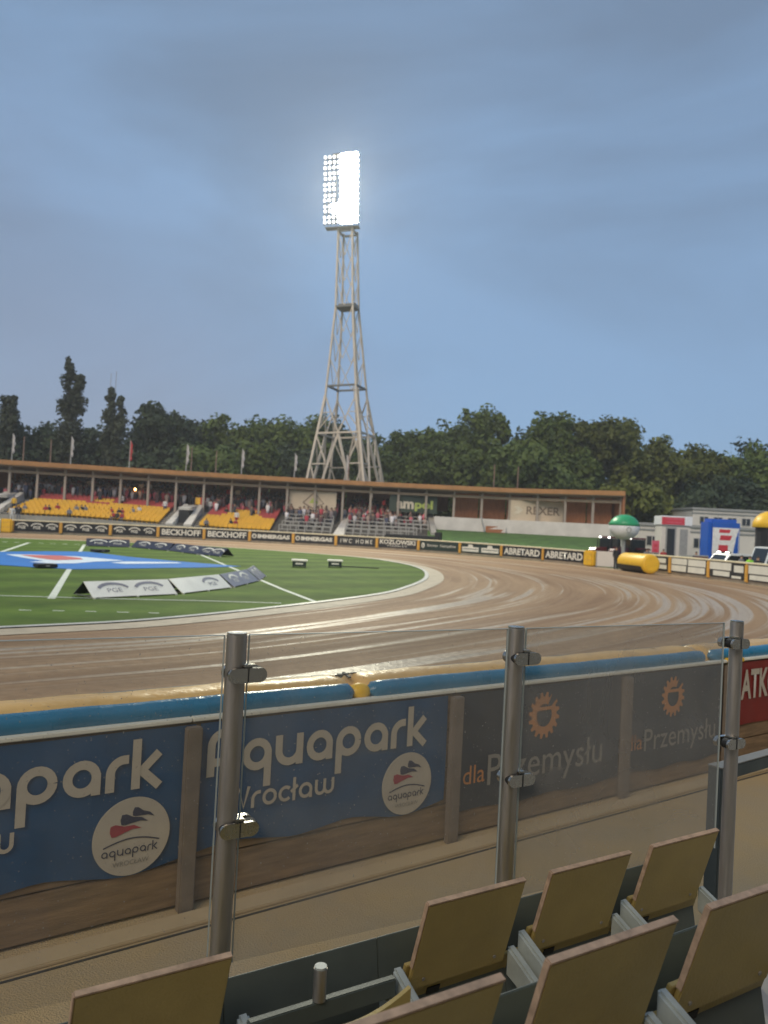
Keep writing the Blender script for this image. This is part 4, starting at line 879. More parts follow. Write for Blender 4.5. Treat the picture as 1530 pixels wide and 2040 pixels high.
for k in range(6): MB().tube((k*.35,.05*math.sin(k),.02),(k*.35+.36,.05*math.sin(k+1),.02),.03,n=5).build('segment',M('black'),t)

# ================================================================== PADDOCK ON THE RIGHT
def building(x0,x1,yt,Y,lab,wins,name='paddock_building',roof=.25,dep=9):
    a=gp(x0,Y); b=gp(x1,Y); zt=at(x0,yt,Y).z; t=thing(name,lab,'building',a,math.atan2((b-a).y,(b-a).x)); w=(b-a).length
    wl=MB(); wl.box((0,0,-.05),(w,dep,zt-roof)); wl.build('wall',M('wall_white'),t)
    MB().box((-.15,-.2,zt-roof+.001),(w+.15,dep+.2,zt)).build('roof',M('trim_grey'),t); MB().box((-.1,-.1,zt-roof-.45),(w+.1,-.001,zt-roof-.30)).build('cornice',M('trim_grey'),t)
    for (u,z0,ww,hh) in wins:
        x=u*w; f=MB().box((x-ww/2-.06,-.06,z0-.06),(x+ww/2+.06,-.002,z0+hh+.06)).build('window',M('trim_grey'),t); MB().box((x-ww/2,-.07,z0),(x+ww/2,-.061,z0+hh)).build('pane',M('window_dark'),f)
        MB().box((x-.03,-.078,z0),(x+.03,-.071,z0+hh)).build('bar',M('wall_white'),f)
    k=3.0
    while k<w-1: MB().box((k-.02,-.012,0),(k+.02,-.001,zt-roof-.46)).build('joint',M('trim_grey'),t); k+=3.0
    return t
building(1268,1580,1040,72,'long white container building behind the paddock',[(.09,1.9,.9,.8),(.39,1.9,.9,.8),(.47,1.9,.9,.8),(.78,1.7,.9,.9),(.93,1.7,.9,.9)])
building(1376,1600,1010,90,'upper white building with a row of small dark windows',[(.10+.125*k,4.6,.9,.75) for k in range(7)],dep=12)
# green and white inflatable ball canopy
p=gp(1240,63.5); t=thing('inflatable_dome','green and white inflatable ball above the red tractors','inflatable',Vector((p.x,p.y,0)))
zt=at(1240,1025,63.5).z; rr=1.24; rz_=.84
MB().sphere((0,0,zt-rr*rz_),(rr,rr,rr*rz_),20,12).build('lower_ball',M('inflate_white'),t,smooth='all')
rings=[[(1.012*rr*math.cos(e)*math.cos(k*math.pi/12),1.012*rr*math.cos(e)*math.sin(k*math.pi/12),zt-rr*rz_+1.012*rr*rz_*math.sin(e)) for k in range(24)] for e in [.12,.35,.6,.85,1.1,1.35,1.52]]
MB().loft(rings).build('green_cap',M('inflate_green'),t,smooth='all')
MB().tube((0,0,0),(0,0,zt-2*rr*rz_+.1),.16,n=8).build('stem',M('trim_grey'),t); MB().tube((0,0,0),(0,0,.08),.8,n=14).build('base',M('black'),t)
mb=MB(); stroke(mb,[(.18*math.cos(a),zt-rr*rz_-.22+.2*math.sin(a)) for a in [2*math.pi*i/14 for i in range(15)]],.07,-rr*1.02); mb.build('emblem',M('trim_grey'),t)
def vehicle(p,rz,body,lab,L_=4.2,H=1.9,cat='car',lights=True,pick=False,name='parked_car',lift=0,group=None):
    t=thing(name,lab,cat,p,rz,group); w=.9
    prof=[(-L_/2,.45),(-L_/2,.95),(-L_/2+.15,1.08),(-L_*.22,1.12),(-L_*.12,H-.05),(-L_*.05,H),(L_*.22 if pick else L_*.40,H),(L_*.27 if pick else L_*.47,H-.1),(L_*.30 if pick else L_*.49,1.1),(L_/2,1.06),(L_/2,.45)]
    MB().plate(prof,-w,w).build('body',M(body),t,bevel=.05)
    gl=[(-L_*.20,1.16),(-L_*.115,H-.14),(L_*.20 if pick else L_*.38,H-.14),(L_*.25 if pick else L_*.43,1.16)]
    for y0,y1 in ((-w-.012,-w-.001),(w+.001,w+.012)): MB().plate(gl,y0,y1).build('side_window',M('car_glass'),t)
    MB().hexa([(-L_*.225,-.75,1.14),(-L_*.225,.75,1.14),(-L_*.21,.75,1.14),(-L_*.21,-.75,1.14),(-L_*.135,-.7,H-.12),(-L_*.135,.7,H-.12),(-L_*.12,.7,H-.12),(-L_*.12,-.7,H-.12)]).build('windscreen',M('car_glass'),t)
    for x in (-L_*.32,L_*.32):
        for s in (-1,1):
            wh=MB().tube((x,s*(w-.18),.36),(x,s*(w+.03),.36),.36,n=16).build('wheel',M('tyre'),t); MB().tube((x,s*(w+.031),.36),(x,s*(w+.04),.36),.2,n=12).build('rim',M('chrome'),wh)
    for s in (-1,1): MB().box((-L_/2-.02,s*.55-.2,.78),(-L_/2-.001,s*.55+.2,.95)).build('headlight',M('headlamp' if lights else 'board_white'),t)
    MB().box((-L_/2-.06,-.9,.46),(-L_/2-.001,.9,.62)).build('bumper',M('black'),t)
    if lights:
        MB().box((-L_*.1,-.6,H+.001),(-L_*.06,.6,H+.10)).build('lamp_bar',M('black'),t)
        for y in (-.45,.45): MB().box((-L_*.1-.02,y-.17,H+.01),(-L_*.1-.001,y+.17,H+.10)).build('roof_lamp',M('headlamp'),t)
    return t
def tractor(p,rz,lab):
    t=thing('tractor',lab,'tractor',p,rz,'dark red tractors by the gate')
    MB().plate([(-1.9,.75),(-1.95,1.25),(-1.75,1.45),(-.3,1.55),(-.3,.7)],-.38,.38).build('bonnet',M('car_red'),t,bevel=.05)
    MB().box((-.3,-.62,.6),(1.3,.62,1.25)).build('body',M('black'),t,bevel=.05)
    cb=MB().box((-.25,-.66,2.35),(1.25,.66,2.5)).build('cab_roof',M('car_red'),t,bevel=.04)
    for x in (-.22,1.15):
        for y in (-.6,.52): MB().box((x,y,1.25),(x+.08,y+.08,2.35)).build('cab_post',M('black'),t)
    for y in (-.585,.565): MB().box((-.13,y,1.3),(1.14,y+.02,2.33)).build('cab_window',M('car_glass'),t)
    MB().box((-.21,-.51,1.56),(-.19,.51,2.33)).build('windscreen',M('car_glass'),t)
    for y in (-.98,.62):
        w_=MB().tube((.85,y,.78),(.85,y+.36,.78),.78,n=20).build('rear_wheel',M('tyre'),t,smooth=True); MB().tube((.85,y-.01,.78),(.85,y+.37,.78),.42,n=16).build('rim',M('board_white'),w_)
        MB().hexa([(.1,y,1.45),(1.6,y,1.45),(1.6,y+.36,1.45),(.1,y+.36,1.45),(.3,y,1.62),(1.4,y,1.62),(1.4,y+.36,1.62),(.3,y+.36,1.62)]).build('mudguard',M('car_red'),t,bevel=.03)
    for y in (-.78,.55):
        w_=MB().tube((-1.4,y,.45),(-1.4,y+.24,.45),.45,n=18).build('front_wheel',M('tyre'),t,smooth=True); MB().tube((-1.4,y-.01,.45),(-1.4,y+.25,.45),.22,n=14).build('rim',M('board_white'),w_)
    for y in (-.26,.26): MB().box((-1.97,y-.1,1.05),(-1.951,y+.1,1.18)).build('headlight',M('board_white'),t)
    for y in (-.5,.5): MB().box((-.28,y-.1,2.36),(-.251,y+.1,2.47)).build('work_lamp',M('headlamp'),t)
    MB().tube((-1.0,.15,1.5),(-1.0,.15,2.2),.05,n=8).build('exhaust',M('black'),t)
tractor(gp(1206,68.5),math.radians(35),'dark red tractor left of the green and white ball'); tractor(gp(1252,67),math.radians(20),'dark red tractor under the green and white ball')
vehicle(gp(1450,53.5),math.radians(12),'car_white','white pickup with one lit lamp behind the right boards',4.6,1.75,'pickup',pick=True,name='pickup_truck')
vehicle(gp(1531,50.5),math.radians(8),'car_white','white van cut off by the right picture edge',4.2,2.35,'van',lights=False,name='parked_van')
# kiosk
p=gp(1343,66); zt=at(1343,1028,66).z; t=thing('kiosk','white booth with red sign and grey glass front','kiosk',p,-.1); hw=1.2
MB().box((-hw,0,0),(hw,2.2,zt-.8)).build('body',M('wall_white'),t); MB().box((-hw-.1,-.2,zt-.799),(hw+.1,2.3,zt)).build('sign_box',M('inflate_white'),t,bevel=.03)
MB().box((-hw-.05,-.215,zt-.75),(hw*.55,-.201,zt-.12)).build('red_sign',M('sign_red'),t)
for k,(a,b) in enumerate([(-.9,.5),(-.8,.4)]): MB().box((a,-.222,zt-.32-.28*k),(b,-.216,zt-.22-.28*k)).build('sign_line',M('pink_red'),t)
d_=MB().box((-.85,-.03,.05),(.05,-.002,zt-.95)).build('door',M('trim_grey'),t); MB().box((-.72,-.04,.25),(-.08,-.031,zt-1.1)).build('pane',M('window_dark'),d_)
MB().box((.35,-.03,1.0),(1.0,-.002,zt-1.1)).build('window',M('trim_grey'),t)
p=gp(1304,64); t=thing('rollup_banner','narrow red roll-up banner beside the white booth','banner',p,0); MB().box((-.3,-.02,.05),(.3,.02,2.35)).build('cloth',M('pink_red'),t); MB().box((-.35,-.12,0),(.35,.12,.05)).build('base',M('black'),t)
for k in range(4): MB().box((-.16,-.026,.6+.4*k),(.16,-.021,.85+.4*k)).build('print',M('sign_red'),t)
p=gp(1341,60); t=thing('white_table','white folding table in front of the white booth','table',p,0); MB().box((-.9,-.35,.95),(.9,.35,1.02)).build('top',M('inflate_white'),t)
for x in (-.8,.74):
    for y in (-.3,.24): MB().box((x,y,0),(x+.06,y+.06,.95)).build('leg',M('trim_grey'),t)
# blue inflatable column with red blocks
p=gp(1435,61); zt=at(1435,1034,61).z; hw=1.26; t=thing('inflatable_column','blue inflatable column with white panel and red blocks','inflatable',p,0)
MB().box((-hw,-.6,0),(hw,1.4,zt)).build('body',M('inflate_blue'),t,bevel=.28)
zc=zt-1.75
pn=MB().box((-hw*.80,-.628,zc-1.08),(hw*.85,-.601,zc+1.05)).build('panel',M('inflate_white'),t)
MB().plate([(.62,zc-1.0),(1.03,zc-1.0),(1.03,zc+.95),(.85,zc+.3)],-.636,-.629).build('blue_wedge',M('inflate_blue'),pn)
for a,b,c,e,sl2 in [(-.52,.30,.66,.93,.1),(-.45,.38,.08,.46,.16),(-.52,.22,-.82,-.30,.0)]: MB().plate([(a,zc+c),(b,zc+c),(b+sl2,zc+e),(a+sl2*.4,zc+e)],-.638,-.629).build('red_block',M('sign_red'),pn)
p=gp(1530,57); zt=at(1530,1018,57).z; t=thing('yellow_tent','yellow and black inflatable tent at the right edge','tent',p,0)
MB().sphere((0,0,zt-1.2),(1.25,1.25,1.2),16,10,zmin=-.05).build('roof',M('bright_yellow'),t,smooth='all'); MB().tube((0,0,.9),(0,0,zt-1.25),.95,1.0,n=14).build('wall',M('black'),t); MB().tube((0,0,0),(0,0,.9),1.15,1.05,n=14).build('skirt',M('bright_yellow'),t)

# ================================================================== PEOPLE
def skin_person(pose):
    if pose=='stand':
        v=[(0,0,.95),(0,0,1.15),(0,.0,1.38),(0,-.01,1.50),(0,-.03,1.62),(0,-.03,1.74),(-.10,0,.90),(-.11,-.02,.50),(-.12,.02,.09),(-.12,-.14,.03),(.10,0,.90),(.12,-.02,.50),(.13,.02,.09),(.13,-.14,.03),(-.20,0,1.40),(-.26,.02,1.12),(-.25,-.08,.88),(.20,0,1.40),(.27,.02,1.12),(.26,-.08,.88)]
    else:
        v=[(0,.05,.50),(0,.07,.68),(0,.06,.90),(0,.03,1.02),(0,.0,1.13),(0,.0,1.25),(-.10,.0,.48),(-.13,-.38,.50),(-.13,-.38,.10),(-.13,-.5,.04),(.10,.0,.48),(.13,-.38,.50),(.13,-.38,.10),(.13,-.5,.04),(-.20,.06,.92),(-.26,-.0,.68),(-.15,-.25,.58),(.20,.06,.92),(.26,.0,.68),(.15,-.25,.58)]
    e=[(0,1),(1,2),(2,3),(3,4),(4,5),(0,6),(6,7),(7,8),(8,9),(0,10),(10,11),(11,12),(12,13),(2,14),(14,15),(15,16),(2,17),(17,18),(18,19)]
    r=[.14,.13,.15,.065,.095,.085,.10,.065,.05,.045,.10,.065,.05,.045,.06,.05,.045,.06,.05,.045]
    me=bpy.data.meshes.new('person'); me.from_pydata(v,e,[]); o=bpy.data.objects.new('tmp',me); COL.objects.link(o); md=o.modifiers.new('s','SKIN')
    if len(me.skin_vertices):
        for i,s in enumerate(me.skin_vertices[0].data): s.radius=(r[i]*(1.15 if i<3 else 1),r[i]*(.75 if i<3 else 1)); s.use_root=(i==0)
    sb_=o.modifiers.new('u','SUBSURF'); sb_.levels=1; sb_.render_levels=1
    bpy.context.view_layer.update(); out=bpy.data.meshes.new_from_object(o.evaluated_get(bpy.context.evaluated_depsgraph_get())); bpy.data.objects.remove(o)
    zt=max(p.co.z for p in out.vertices); hipz=.92 if pose=='stand' else .60
    mi=[]
    for p in out.polygons:
        c=p.center
        if c.z>zt-.24: k=3 if (c.z>zt-.09 or c.y>.03) else 2
        elif c.z<(.10): k=4
        elif c.z<hipz and not (pose=='stand' and abs(c.x)>.21) : k=0
        elif pose=='stand' and abs(c.x)>.21 and c.z<.92: k=2
        else: k=1
        mi.append(k)
    for mt in ('jeans','red_cloth','skin','hair','black'): out.materials.append(M(mt))
    out.polygons.foreach_set('material_index',mi); out.shade_smooth(); return out
PM={p:skin_person(p) for p in ('stand','sit')}
PMc={}
def person_me(pose,top,leg):
    k=(pose,top,leg)
    if k not in PMc: me=PM[pose].copy(); me.materials[0]=M(leg); me.materials[1]=M(top); PMc[k]=me
    return PMc[k]
def row_for(px,py,zadd):
    best=None
    for r in range(NR):
        p=Rl(px,rowo(r)+.35,rowz(r,px)+zadd); y=proj(p)[1]
        if best is None or abs(y-py)<best[0]: best=(abs(y-py),r)
    return best[1]
def spectator(px,py,pose,top,leg,lab,group=None,rz=0):
    r=row_for(px,py,.62 if pose=='sit' else .85); p=Rl(px,rowo(r)+.42,rowz(r,px)-(.06 if pose=='sit' else 0)); o=link('person',person_me(pose,top,leg),None,p,(0,0,rz)); tag(o,lab,'person',group); return o
sg='people sitting among the yellow seats'
tops=['dark_cloth','grey_cloth','red_cloth','dark_cloth','red_cloth','grey_cloth']
for i,(x,y,lb) in enumerate([(68,1015,'left one of the leftmost pair on the yellow seats'),(77,1014,'right one of the leftmost pair on the yellow seats'),(117,1016,'left one of the trio left of the red seat patch'),(123,1016,'middle one of the trio left of the red seat patch'),(134,1014,'right one of the trio left of the red seat patch'),
 (170,1014,'left one of the trio at the red seat patch'),(180,1014,'middle one of the trio at the red seat patch'),(187,1015,'right one of the trio at the red seat patch'),(237,1020,'single one right of the red seat patch'),(252,1020,'left one of the middle pair in the left block'),(258,1020,'right one of the middle pair in the left block'),(274,1020,'beside the person in white low in the left block'),
 (73,1033,'alone at the bottom left of the left block'),(168,1036,'alone at the bottom centre of the left block'),(250,1040,'left one of the trio at the bottom of the left block'),(258,1040,'middle one of the trio at the bottom of the left block'),(267,1040,'right one of the trio at the bottom of the left block'),
 (427,1046,'alone at the bottom left of the right block'),(445,1019,'left one of the upper pair in the right block'),(456,1019,'right one of the upper pair in the right block'),(480,1042,'right one of the bottom pair in the right block'),(470,1043,'left one of the bottom pair in the right block')]):
    spectator(x,y,'sit',tops[i%6],'dark_cloth' if i%2 else 'jeans','seated spectator, '+lb,sg,random.uniform(-.4,.4))
spectator(282,1018,'sit','white_cloth','jeans','spectator in white sitting low on the yellow seats')
spectator(325,1009,'stand','white_cloth','jeans','spectator in white top and blue jeans on the stairs')
spectator(398,1003,'stand','white_cloth','dark_cloth','spectator in white standing beside the striped flag'); spectator(409,1008,'stand','white_cloth','grey_cloth','spectator in pale clothes right of the doorway')
spectator(476,1030,'stand','white_cloth','red_cloth','spectator in white standing amid the right yellow block')
spectator(233,1000,'stand','white_cloth','dark_cloth','spectator in white standing at the front of the crowd')
for x,Y,top,leg,lab in [(22,79.5,'white_cloth','white_cloth','person all in white standing behind the yellow end pad'),(35,79.5,'dark_cloth','grey_cloth','person in black standing behind the left boards')]:
    p=gp(x,Y); o=link('person',person_me('stand',top,leg),None,(p.x,p.y,.75),(0,0,.3)); tag(o,lab,'person')
    t=MB().box((p.x-.8,p.y-.6,-.05),(p.x+.8,p.y+.6,.75)).build('concrete_plinth',M('concrete')); tag(t,'low concrete step under the person in '+('white' if top=='white_cloth' else 'black'),'step')
spectator(50,1005,'stand','yellow_cloth','dark_cloth','steward in yellow vest beside the left yellow block')
spectator(607,1012,'stand','grey_cloth','jeans','spectator at the left end of the standing rails'); spectator(682,1026,'stand','grey_cloth','jeans','spectator in jeans at the top of the pale ramp')
spectator(699,1026,'stand','red_cloth','dark_cloth','spectator in a red top beside the pale ramp')
spectator(805,1022,'stand','red_cloth','dark_cloth','spectator in red under the green wall banner'); spectator(822,1022,'stand','white_cloth','dark_cloth','spectator in white under the green wall banner')
p=gp(1492,49.5); o=link('person',person_me('stand','hivis','dark_cloth'),None,(p.x,p.y,-.02),(0,0,.2)); tag(o,'steward in lime safety vest behind the right boards','person')
p=gp(1508,49.8); o=link('person',person_me('stand','dark_cloth','dark_cloth'),None,(p.x,p.y,-.02),(0,0,-.2)); tag(o,'person in black beside the steward in lime','person')
p=gp(1226,58.6); o=link('person',person_me('stand','dark_cloth','dark_cloth'),None,(p.x,p.y,-.0),(0,0,.4)); tag(o,'person in black standing left of the yellow roll','person')
for px_,Y_,tp_,lg_,rz_2,lb in [(1287,61,'grey_cloth','dark_cloth',.3,'person in grey between the ball and the red roll-up banner'),(1320,63,'red_cloth','dark_cloth',-.2,'person in a red top beside the narrow red roll-up banner'),(1385,58,'dark_cloth','jeans',.1,'person in dark top and jeans between booth and blue column'),(1475,52.5,'grey_cloth','dark_cloth',.5,'person in grey behind the white pickup')]:
    p=gp(px_,Y_); o=link('person',person_me('stand',tp_,lg_),None,(p.x,p.y,-.04),(0,0,rz_2)); tag(o,lb,'person')
def crate(px_,Y_,mt,lb,w_=.9,h_=.8):
    p=gp(px_,Y_); t=thing('equipment_case',lb,'case',(p.x,p.y,-.05),random.uniform(-.5,.5))
    MB().box((-w_/2,-.3,.06),(w_/2,.3,h_)).build('body',M(mt),t,bevel=.03); MB().box((-w_/2-.01,-.31,h_+.001),(w_/2+.01,.31,h_+.09)).build('lid',M('trim_grey'),t,bevel=.02)
    for x in (-w_/2+.05,w_/2-.12):
        for y in (-.28,.2): MB().box((x,y,0),(x+.07,y+.08,.06)).build('foot',M('black'),t)
crate(1296,62,'black','black equipment case left of the red roll-up banner',1.0,1.35); crate(1367,60,'board_white','white equipment case right of the white booth',1.1,1.3); crate(1395,57,'car_red','dark red equipment case left of the blue column',1.0,1.4)
# crowd mass (low detail bodies joined)
base=MB(); base.loft([[Vector((rx*math.cos(k*math.pi/4),ry*math.sin(k*math.pi/4),z)) for k in range(8)] for rx,ry,z in [(.17,.13,.0),(.18,.14,.5),(.17,.13,.85),(.24,.14,1.05),(.25,.14,1.32),(.10,.08,1.44),(.07,.07,1.48),(.10,.11,1.55),(.105,.12,1.65),(.07,.08,1.74)]])
bv=np.array(base.v); bf=base.f
PS=1.25
pal=[(.05,.05,.06),(.035,.035,.04),(.06,.07,.12),(.42,.05,.07),(.28,.045,.06),(.5,.12,.15),(.25,.2,.2),(.5,.46,.46),(.7,.66,.66),(.10,.08,.07),(.12,.06,.06),(.36,.26,.22)]
CV=[];CF=[];CC=[]
def crowd(x0,x1,rows,dens):
    for r in rows:
        for p,px in seat_cols(x0,x1,r):
            if random.random()>dens: continue
            s=random.uniform(1.0,1.2); a=random.uniform(-.6,.6); sit=random.random()<.2
            v=bv*s; v=np.stack([v[:,0]*math.cos(a)-v[:,1]*math.sin(a)+p.x+random.uniform(-.12,.12),v[:,0]*math.sin(a)+v[:,1]*math.cos(a)+p.y+random.uniform(-.15,.15),v[:,2]*(.72 if sit else 1)+rowz(r,px)],1)
            n=len(CV)*80; CV.append(v); CF.extend([tuple(i+n for i in f) for f in bf])
            top=tuple(PS*q_ for q_ in random.choice(pal)); leg=random.choice(pal[:3]+pal[-3:]); 
            for k in range(80):
                ring=k//8; CC.append(leg if ring<2 else top if ring<5 else (.34,.2,.14) if ring<8 else random.choice([(.03,.02,.015),(.12,.08,.05)]) if ring<10 else top)
crowd(-20,56,range(9,16),.75); crowd(56,345,range(10,16),.92); crowd(150,330,range(8,11),.12); crowd(345,410,range(10,16),.8); crowd(410,560,range(11,16),.85); crowd(412,548,range(6,11),.22); crowd(560,668,range(7,16),.8); crowd(690,790,range(5,16),.7); crowd(790,848,range(6,15),.5); crowd(565,668,range(3,7),.2)
crowd(56,345,range(11,16),.7); crowd(410,560,range(10,16),.7); crowd(345,410,range(11,16),.6); crowd(690,790,range(8,16),.4); crowd(-20,56,range(10,16),.5)
me=bpy.data.meshes.new('crowd'); me.from_pydata([tuple(p) for p in np.concatenate(CV)],[],CF); at_=me.color_attributes.new('tint','FLOAT_COLOR','POINT')
at_.data.foreach_set('color',np.concatenate([np.array(CC),np.ones((len(CC),1))],1).ravel()); me.materials.append(M('crowd_paint')); me.shade_smooth(); tag(link('crowd',me),'dense dark crowd of spectators under the far stand roof','crowd',kind='stuff')
def handflag(px,py,r,mt,lab,w=.75,h=.55,mt2=None):
    p=Rl(px,rowo(r)); z=at(px,py,p.y).z; t=thing('hand_flag',lab,'flag',Vector((p.x,p.y,rowz(r,px))),random.uniform(-.3,.3)); hh=z-rowz(r,px)
    MB().tube((0,0,0),(0,0,hh+h/2),.018,n=5).build('stick',M('pole'),t)
    rings=[]
    for i in range(7):
        x=.02+w*i/6; y=.07*math.sin(i*1.4); rings.append([(x,y-.008,hh-h/2),(x,y+.008,hh-h/2),(x,y+.008,hh+h/2-.03*math.sin(i)),(x,y-.008,hh+h/2-.03*math.sin(i))])
    MB().loft(rings[:4] if mt2 else rings).build('cloth',M(mt),t)
    if mt2: MB().loft(rings[3:]).build('cloth',M(mt2),t)
handflag(117,962,12,'flag_red','small red flag left in the crowd',.6); handflag(138,961,12,'flag_cream','small cream flag beside the small red flag',.6); handflag(136,976,11,'flag_white','small white flag below the cream flag',.5)
handflag(247,967,12,'flag_cream','small cream flag above the glowing flare',.6); handflag(266,968,12,'flag_white','small white flag right of the glowing flare',.5); handflag(431,979,12,'flag_red','small red flag above the concrete doorway',.6)
handflag(450,980,12,'flag_cream','small cream flag in the crowd right of the doorway',.6); handflag(497,984,12,'flag_red','small red flag above the right yellow block',.5); handflag(380,997,8,'flag_gold','striped gold and red flag over the doorway',1.15,.85,'flag_red')
handflag(757,1001,9,'flag_red','small red flag near the green wall banner',.4)
p=Rl(249,rowo(10)); z=at(249,974,p.y).z; t=thing('flare','small glowing orange flare in the crowd','flare',Vector((p.x,p.y,rowz(10,249)))); MB().tube((0,0,0),(0,0,z-rowz(10,249)-.1),.03,n=5).build('stick',M('pole'),t); MB().sphere((0,0,z-rowz(10,249)),(.12,.12,.17),8,6).build('flame',M('flare'),t)

# ================================================================== TREES
def leaves(cent, rad, n, size, seed):
    r=np.random.default_rng(seed); k=r.integers(0,len(cent),n); d=r.normal(size=(n,3)); d/=np.linalg.norm(d,axis=1)[:,None]
    p=cent[k]+d*(rad[k]*(r.random(n)**.45))[:,None]
    nrm=d+.55*r.normal(size=(n,3))+np.array([0,0,.35]); u=np.cross(nrm,r.normal(size=(n,3))); u/=np.linalg.norm(u,axis=1)[:,None]; v=np.cross(nrm,u); v/=np.linalg.norm(v,axis=1)[:,None]
    s=size*r.uniform(.6,1.3,n)[:,None]; u*=s; v*=s*.62
    V=np.stack([p-u,p-v*.9,p+u,p+v],1).reshape(-1,3); return V
def tree(name,px,ytop,wpx,Y,kind,lab,seed,group=None,leafn=5200):
    b=gp(px,Y); H=at(px,ytop,Y).z; Wd=wpx/F_PX*Y*(.82 if kind=='leaf_poplar' else 1.22); r=np.random.default_rng(seed); t=thing(name,lab,'tree',b,0,group)
    if kind=='leaf_poplar':
        n=150; zz=r.uniform(.10,1,n); prof=np.interp(zz,[.1,.25,.5,.8,.93,1],[.7,1,.95,.62,.34,.08]); a=r.uniform(0,2*math.pi,n); q=r.random(n)**.6
        stems=r.integers(0,2,n); sx=np.where(stems==0,-.16,.22)*Wd*zz
        cent=np.stack([sx*1.0+q*prof*Wd*.34*np.cos(a),q*prof*Wd*.4*np.sin(a),np.where(stems==0,zz,zz*.93)*(H-.5)],1); rad=.40+prof*Wd*.16; size=.25
    else:
        n=190; zlo=.12; c=r.normal(size=(n,3)); c/=np.linalg.norm(c,axis=1)[:,None]; q=r.random(n)**.42
        lobes=[(r.uniform(-.32,.32),r.uniform(-.3,.3),r.uniform(.38,.74),r.uniform(.26,.40)) for _ in range(8)]+[(r.uniform(-.1,.1),0,.74,.25),(-.3,0,.42,.3),(.3,0,.40,.3)]
        li=r.integers(0,len(lobes),n); lb=np.array(lobes)[li]
        cent=np.stack([lb[:,0]*Wd+c[:,0]*q*lb[:,3]*Wd*.62, lb[:,1]*Wd+c[:,1]*q*lb[:,3]*Wd*.62, lb[:,2]*H+c[:,2]*q*lb[:,3]*H*.62],1)
        top=cent[:,2].max(); cent[:,2]*= (H-.9)/max(top,1); cent[:,2]=np.maximum(cent[:,2],.10*H); rad=r.uniform(.8,1.7,n)*max(.55,min(1.25,Wd/11)); size=.40
    V=leaves(cent,rad,leafn,size,seed+1); nq=len(V)//4
    me=bpy.data.meshes.new('crown'); me.vertices.add(len(V)); me.vertices.foreach_set('co',V.ravel()); me.loops.add(nq*4); me.loops.foreach_set('vertex_index',np.arange(nq*4)); me.polygons.add(nq); me.polygons.foreach_set('loop_start',np.arange(0,nq*4,4)); me.materials.append(M(kind)); me.update(calc_edges=True); me.validate()
    link('crown',me,t)
    mb=MB(); r0_=max(.2,H*.018); mb.tube((0,0,-.1),(.1,0,H*.45),r0_,r0_*.6,8); mb.tube((.1,0,H*.44),(.0,.1,H*.8),r0_*.6,r0_*.2,7)
    for k in range(7):
        a=k*2.4; z0=H*(.25+.07*k); e=cent[int(r.integers(0,len(cent)))]; mb.tube((.05,0,z0),(e[0],e[1],max(e[2],z0+.5)),r0_*.34,r0_*.1,5)
    mb.build('trunk',M('bark'),t,smooth=True)
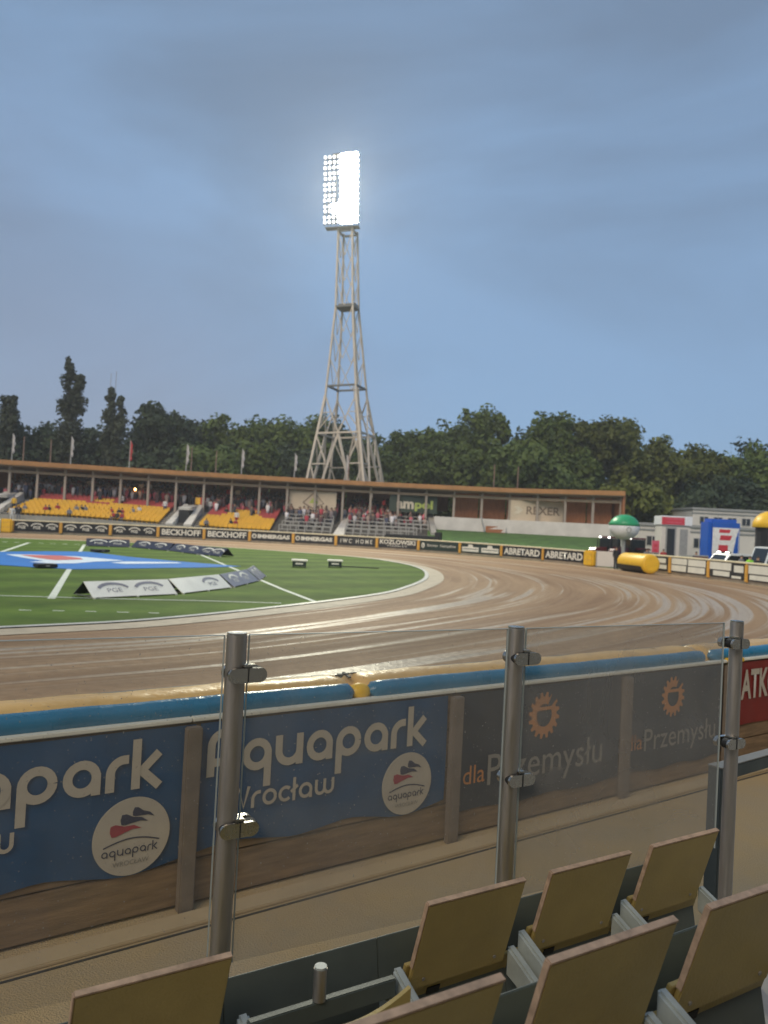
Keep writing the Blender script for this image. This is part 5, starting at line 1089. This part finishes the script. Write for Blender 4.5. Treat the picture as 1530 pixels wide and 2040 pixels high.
T=[('small_tree',1225,868,150,128,'leaf_mid','green tree between the wide olive tree and the next olive one',43),('small_tree',1450,905,170,126,'leaf_olive','olive tree behind the low tree over the booth',44),('small_tree',720,862,140,140,'leaf_mid','green tree behind the right tower leg',45),('small_tree',930,845,120,136,'leaf_mid','green tree just left of the tallest broad tree top',46),
 ('poplar_tree',4,765,52,112,'leaf_poplar','dark poplar cut by the left picture edge',11),('poplar_tree',128,706,74,114,'leaf_poplar','tallest dark poplar on the left',12),('poplar_tree',215,764,64,116,'leaf_poplar','shorter dark twin-topped poplar right of the tallest one',13),
 ('broadleaf_tree',62,842,120,118,'leaf_dark','low dark tree left of the tallest poplar',14),('broadleaf_tree',175,850,90,128,'leaf_dark','dark tree between the two poplars',15),('broadleaf_tree',300,802,135,118,'leaf_dark','dark rounded tree right of the twin-topped poplar',16),('broadleaf_tree',388,832,120,126,'leaf_dark','dark tree behind the light green bush',17),
 ('broadleaf_tree',470,828,130,128,'leaf_mid','green tree halfway between poplars and tower',18),('broadleaf_tree',565,822,165,130,'leaf_mid','broad green tree left of the floodlight tower',19),('broadleaf_tree',668,842,150,138,'leaf_dark','dark tree behind the floodlight tower',20),('broadleaf_tree',800,850,150,132,'leaf_mid','green tree just right of the floodlight tower',21),
 ('broadleaf_tree',880,853,120,135,'leaf_mid','green tree left of the tallest broad tree',22),('broadleaf_tree',985,812,180,124,'leaf_mid','tallest broad tree right of the tower',23),('broadleaf_tree',1085,824,150,120,'leaf_mid','olive tinted tree above the beige lettered banner',24),('broadleaf_tree',1180,832,190,124,'leaf_olive','wide olive tree above the right end of the stand',25),
 ('broadleaf_tree',1290,866,160,122,'leaf_olive','olive tree above the green and white ball',26),('broadleaf_tree',1395,890,180,118,'leaf_olive','low olive tree above the white booth',27),('broadleaf_tree',1500,884,180,120,'leaf_mid','green tree at the right edge above the white buildings',28),
 ('small_tree',430,888,130,108,'leaf_light','bright green bush right of the bare roof poles',29),('small_tree',500,876,90,112,'leaf_mid','green bush behind the pale roof flag',30),('small_tree',850,880,150,114,'leaf_mid','green tree behind the green wall banner',31),('small_tree',1040,890,170,110,'leaf_light','light green tree over the brown wall',32),('small_tree',1262,952,115,97,'leaf_olive','yellowish small tree right of the stand end',33),
 ('small_tree',1385,965,120,108,'leaf_dark','dark bush behind the upper white building',34),('small_tree',1480,950,150,112,'leaf_dark','dark bush at the right above the window row',35),('small_tree',760,900,130,118,'leaf_mid','green bush behind the right tower legs',36),('small_tree',590,895,140,116,'leaf_dark','dark bush left of the tower legs',37),
 ('small_tree',330,890,130,112,'leaf_dark','dark bush behind the white and red roof flag',38),('small_tree',150,880,170,120,'leaf_dark','dark bush at the foot of the tallest poplar',39),('small_tree',30,880,150,118,'leaf_dark','dark bush at the far left behind the stand',40),('small_tree',940,900,130,118,'leaf_mid','green bush behind the bare roof pole',41),('small_tree',1150,900,150,112,'leaf_mid','green bush above the stand end wall',42)]
for a in T: tree(*a[:6],a[6],a[7],group='trees behind the far stand',leafn=(16000 if a[3]>120 else 11000))
# far wood closing the gaps
r=np.random.default_rng(99); n=420; cx=r.uniform(-260,1900,n); cY=r.uniform(150,165,n); cent=[]; 
for x,Y in zip(cx,cY):
    b=gp(x,Y); top=float(np.interp(x,[-200,0,250,350,650,760,900,1000,1200,1350,1600],[850,850,835,838,842,858,858,838,848,880,890])); H=at(x,top,Y).z; cent.append((b.x,b.y,r.uniform(.5,H-1)))
V=leaves(np.array(cent),np.full(n,3.0),26000,.6,5); nq=len(V)//4
me=bpy.data.meshes.new('far_wood'); me.vertices.add(len(V)); me.vertices.foreach_set('co',V.ravel()); me.loops.add(nq*4); me.loops.foreach_set('vertex_index',np.arange(nq*4)); me.polygons.add(nq); me.polygons.foreach_set('loop_start',np.arange(0,nq*4,4)); me.materials.append(M('leaf_dark')); me.update(calc_edges=True)
tag(link('far_wood',me),'dark mass of woodland behind the nearer trees','woodland',kind='stuff')

# ================================================================== AIR
hzm=bpy.data.materials.new('glow_haze'); hzm.use_nodes=True; hn=hzm.node_tree; hn.nodes.clear()
ho=nn(hn,'ShaderNodeOutputMaterial'); pv=nn(hn,'ShaderNodeVolumePrincipled'); pv.inputs['Color'].default_value=(.93,.95,1,1); pv.inputs['Density'].default_value=.00055; pv.inputs['Anisotropy'].default_value=.1; hn.links.new(pv.outputs[0],ho.inputs['Volume'])
hb=MB().box((-220,-60,-1.4),(220,190,62)).build('haze',hzm); tag(hb,'thin haze added over the stadium for lamp glow','haze',kind='stuff')  # added so the floodlight glows and the distant trees soften
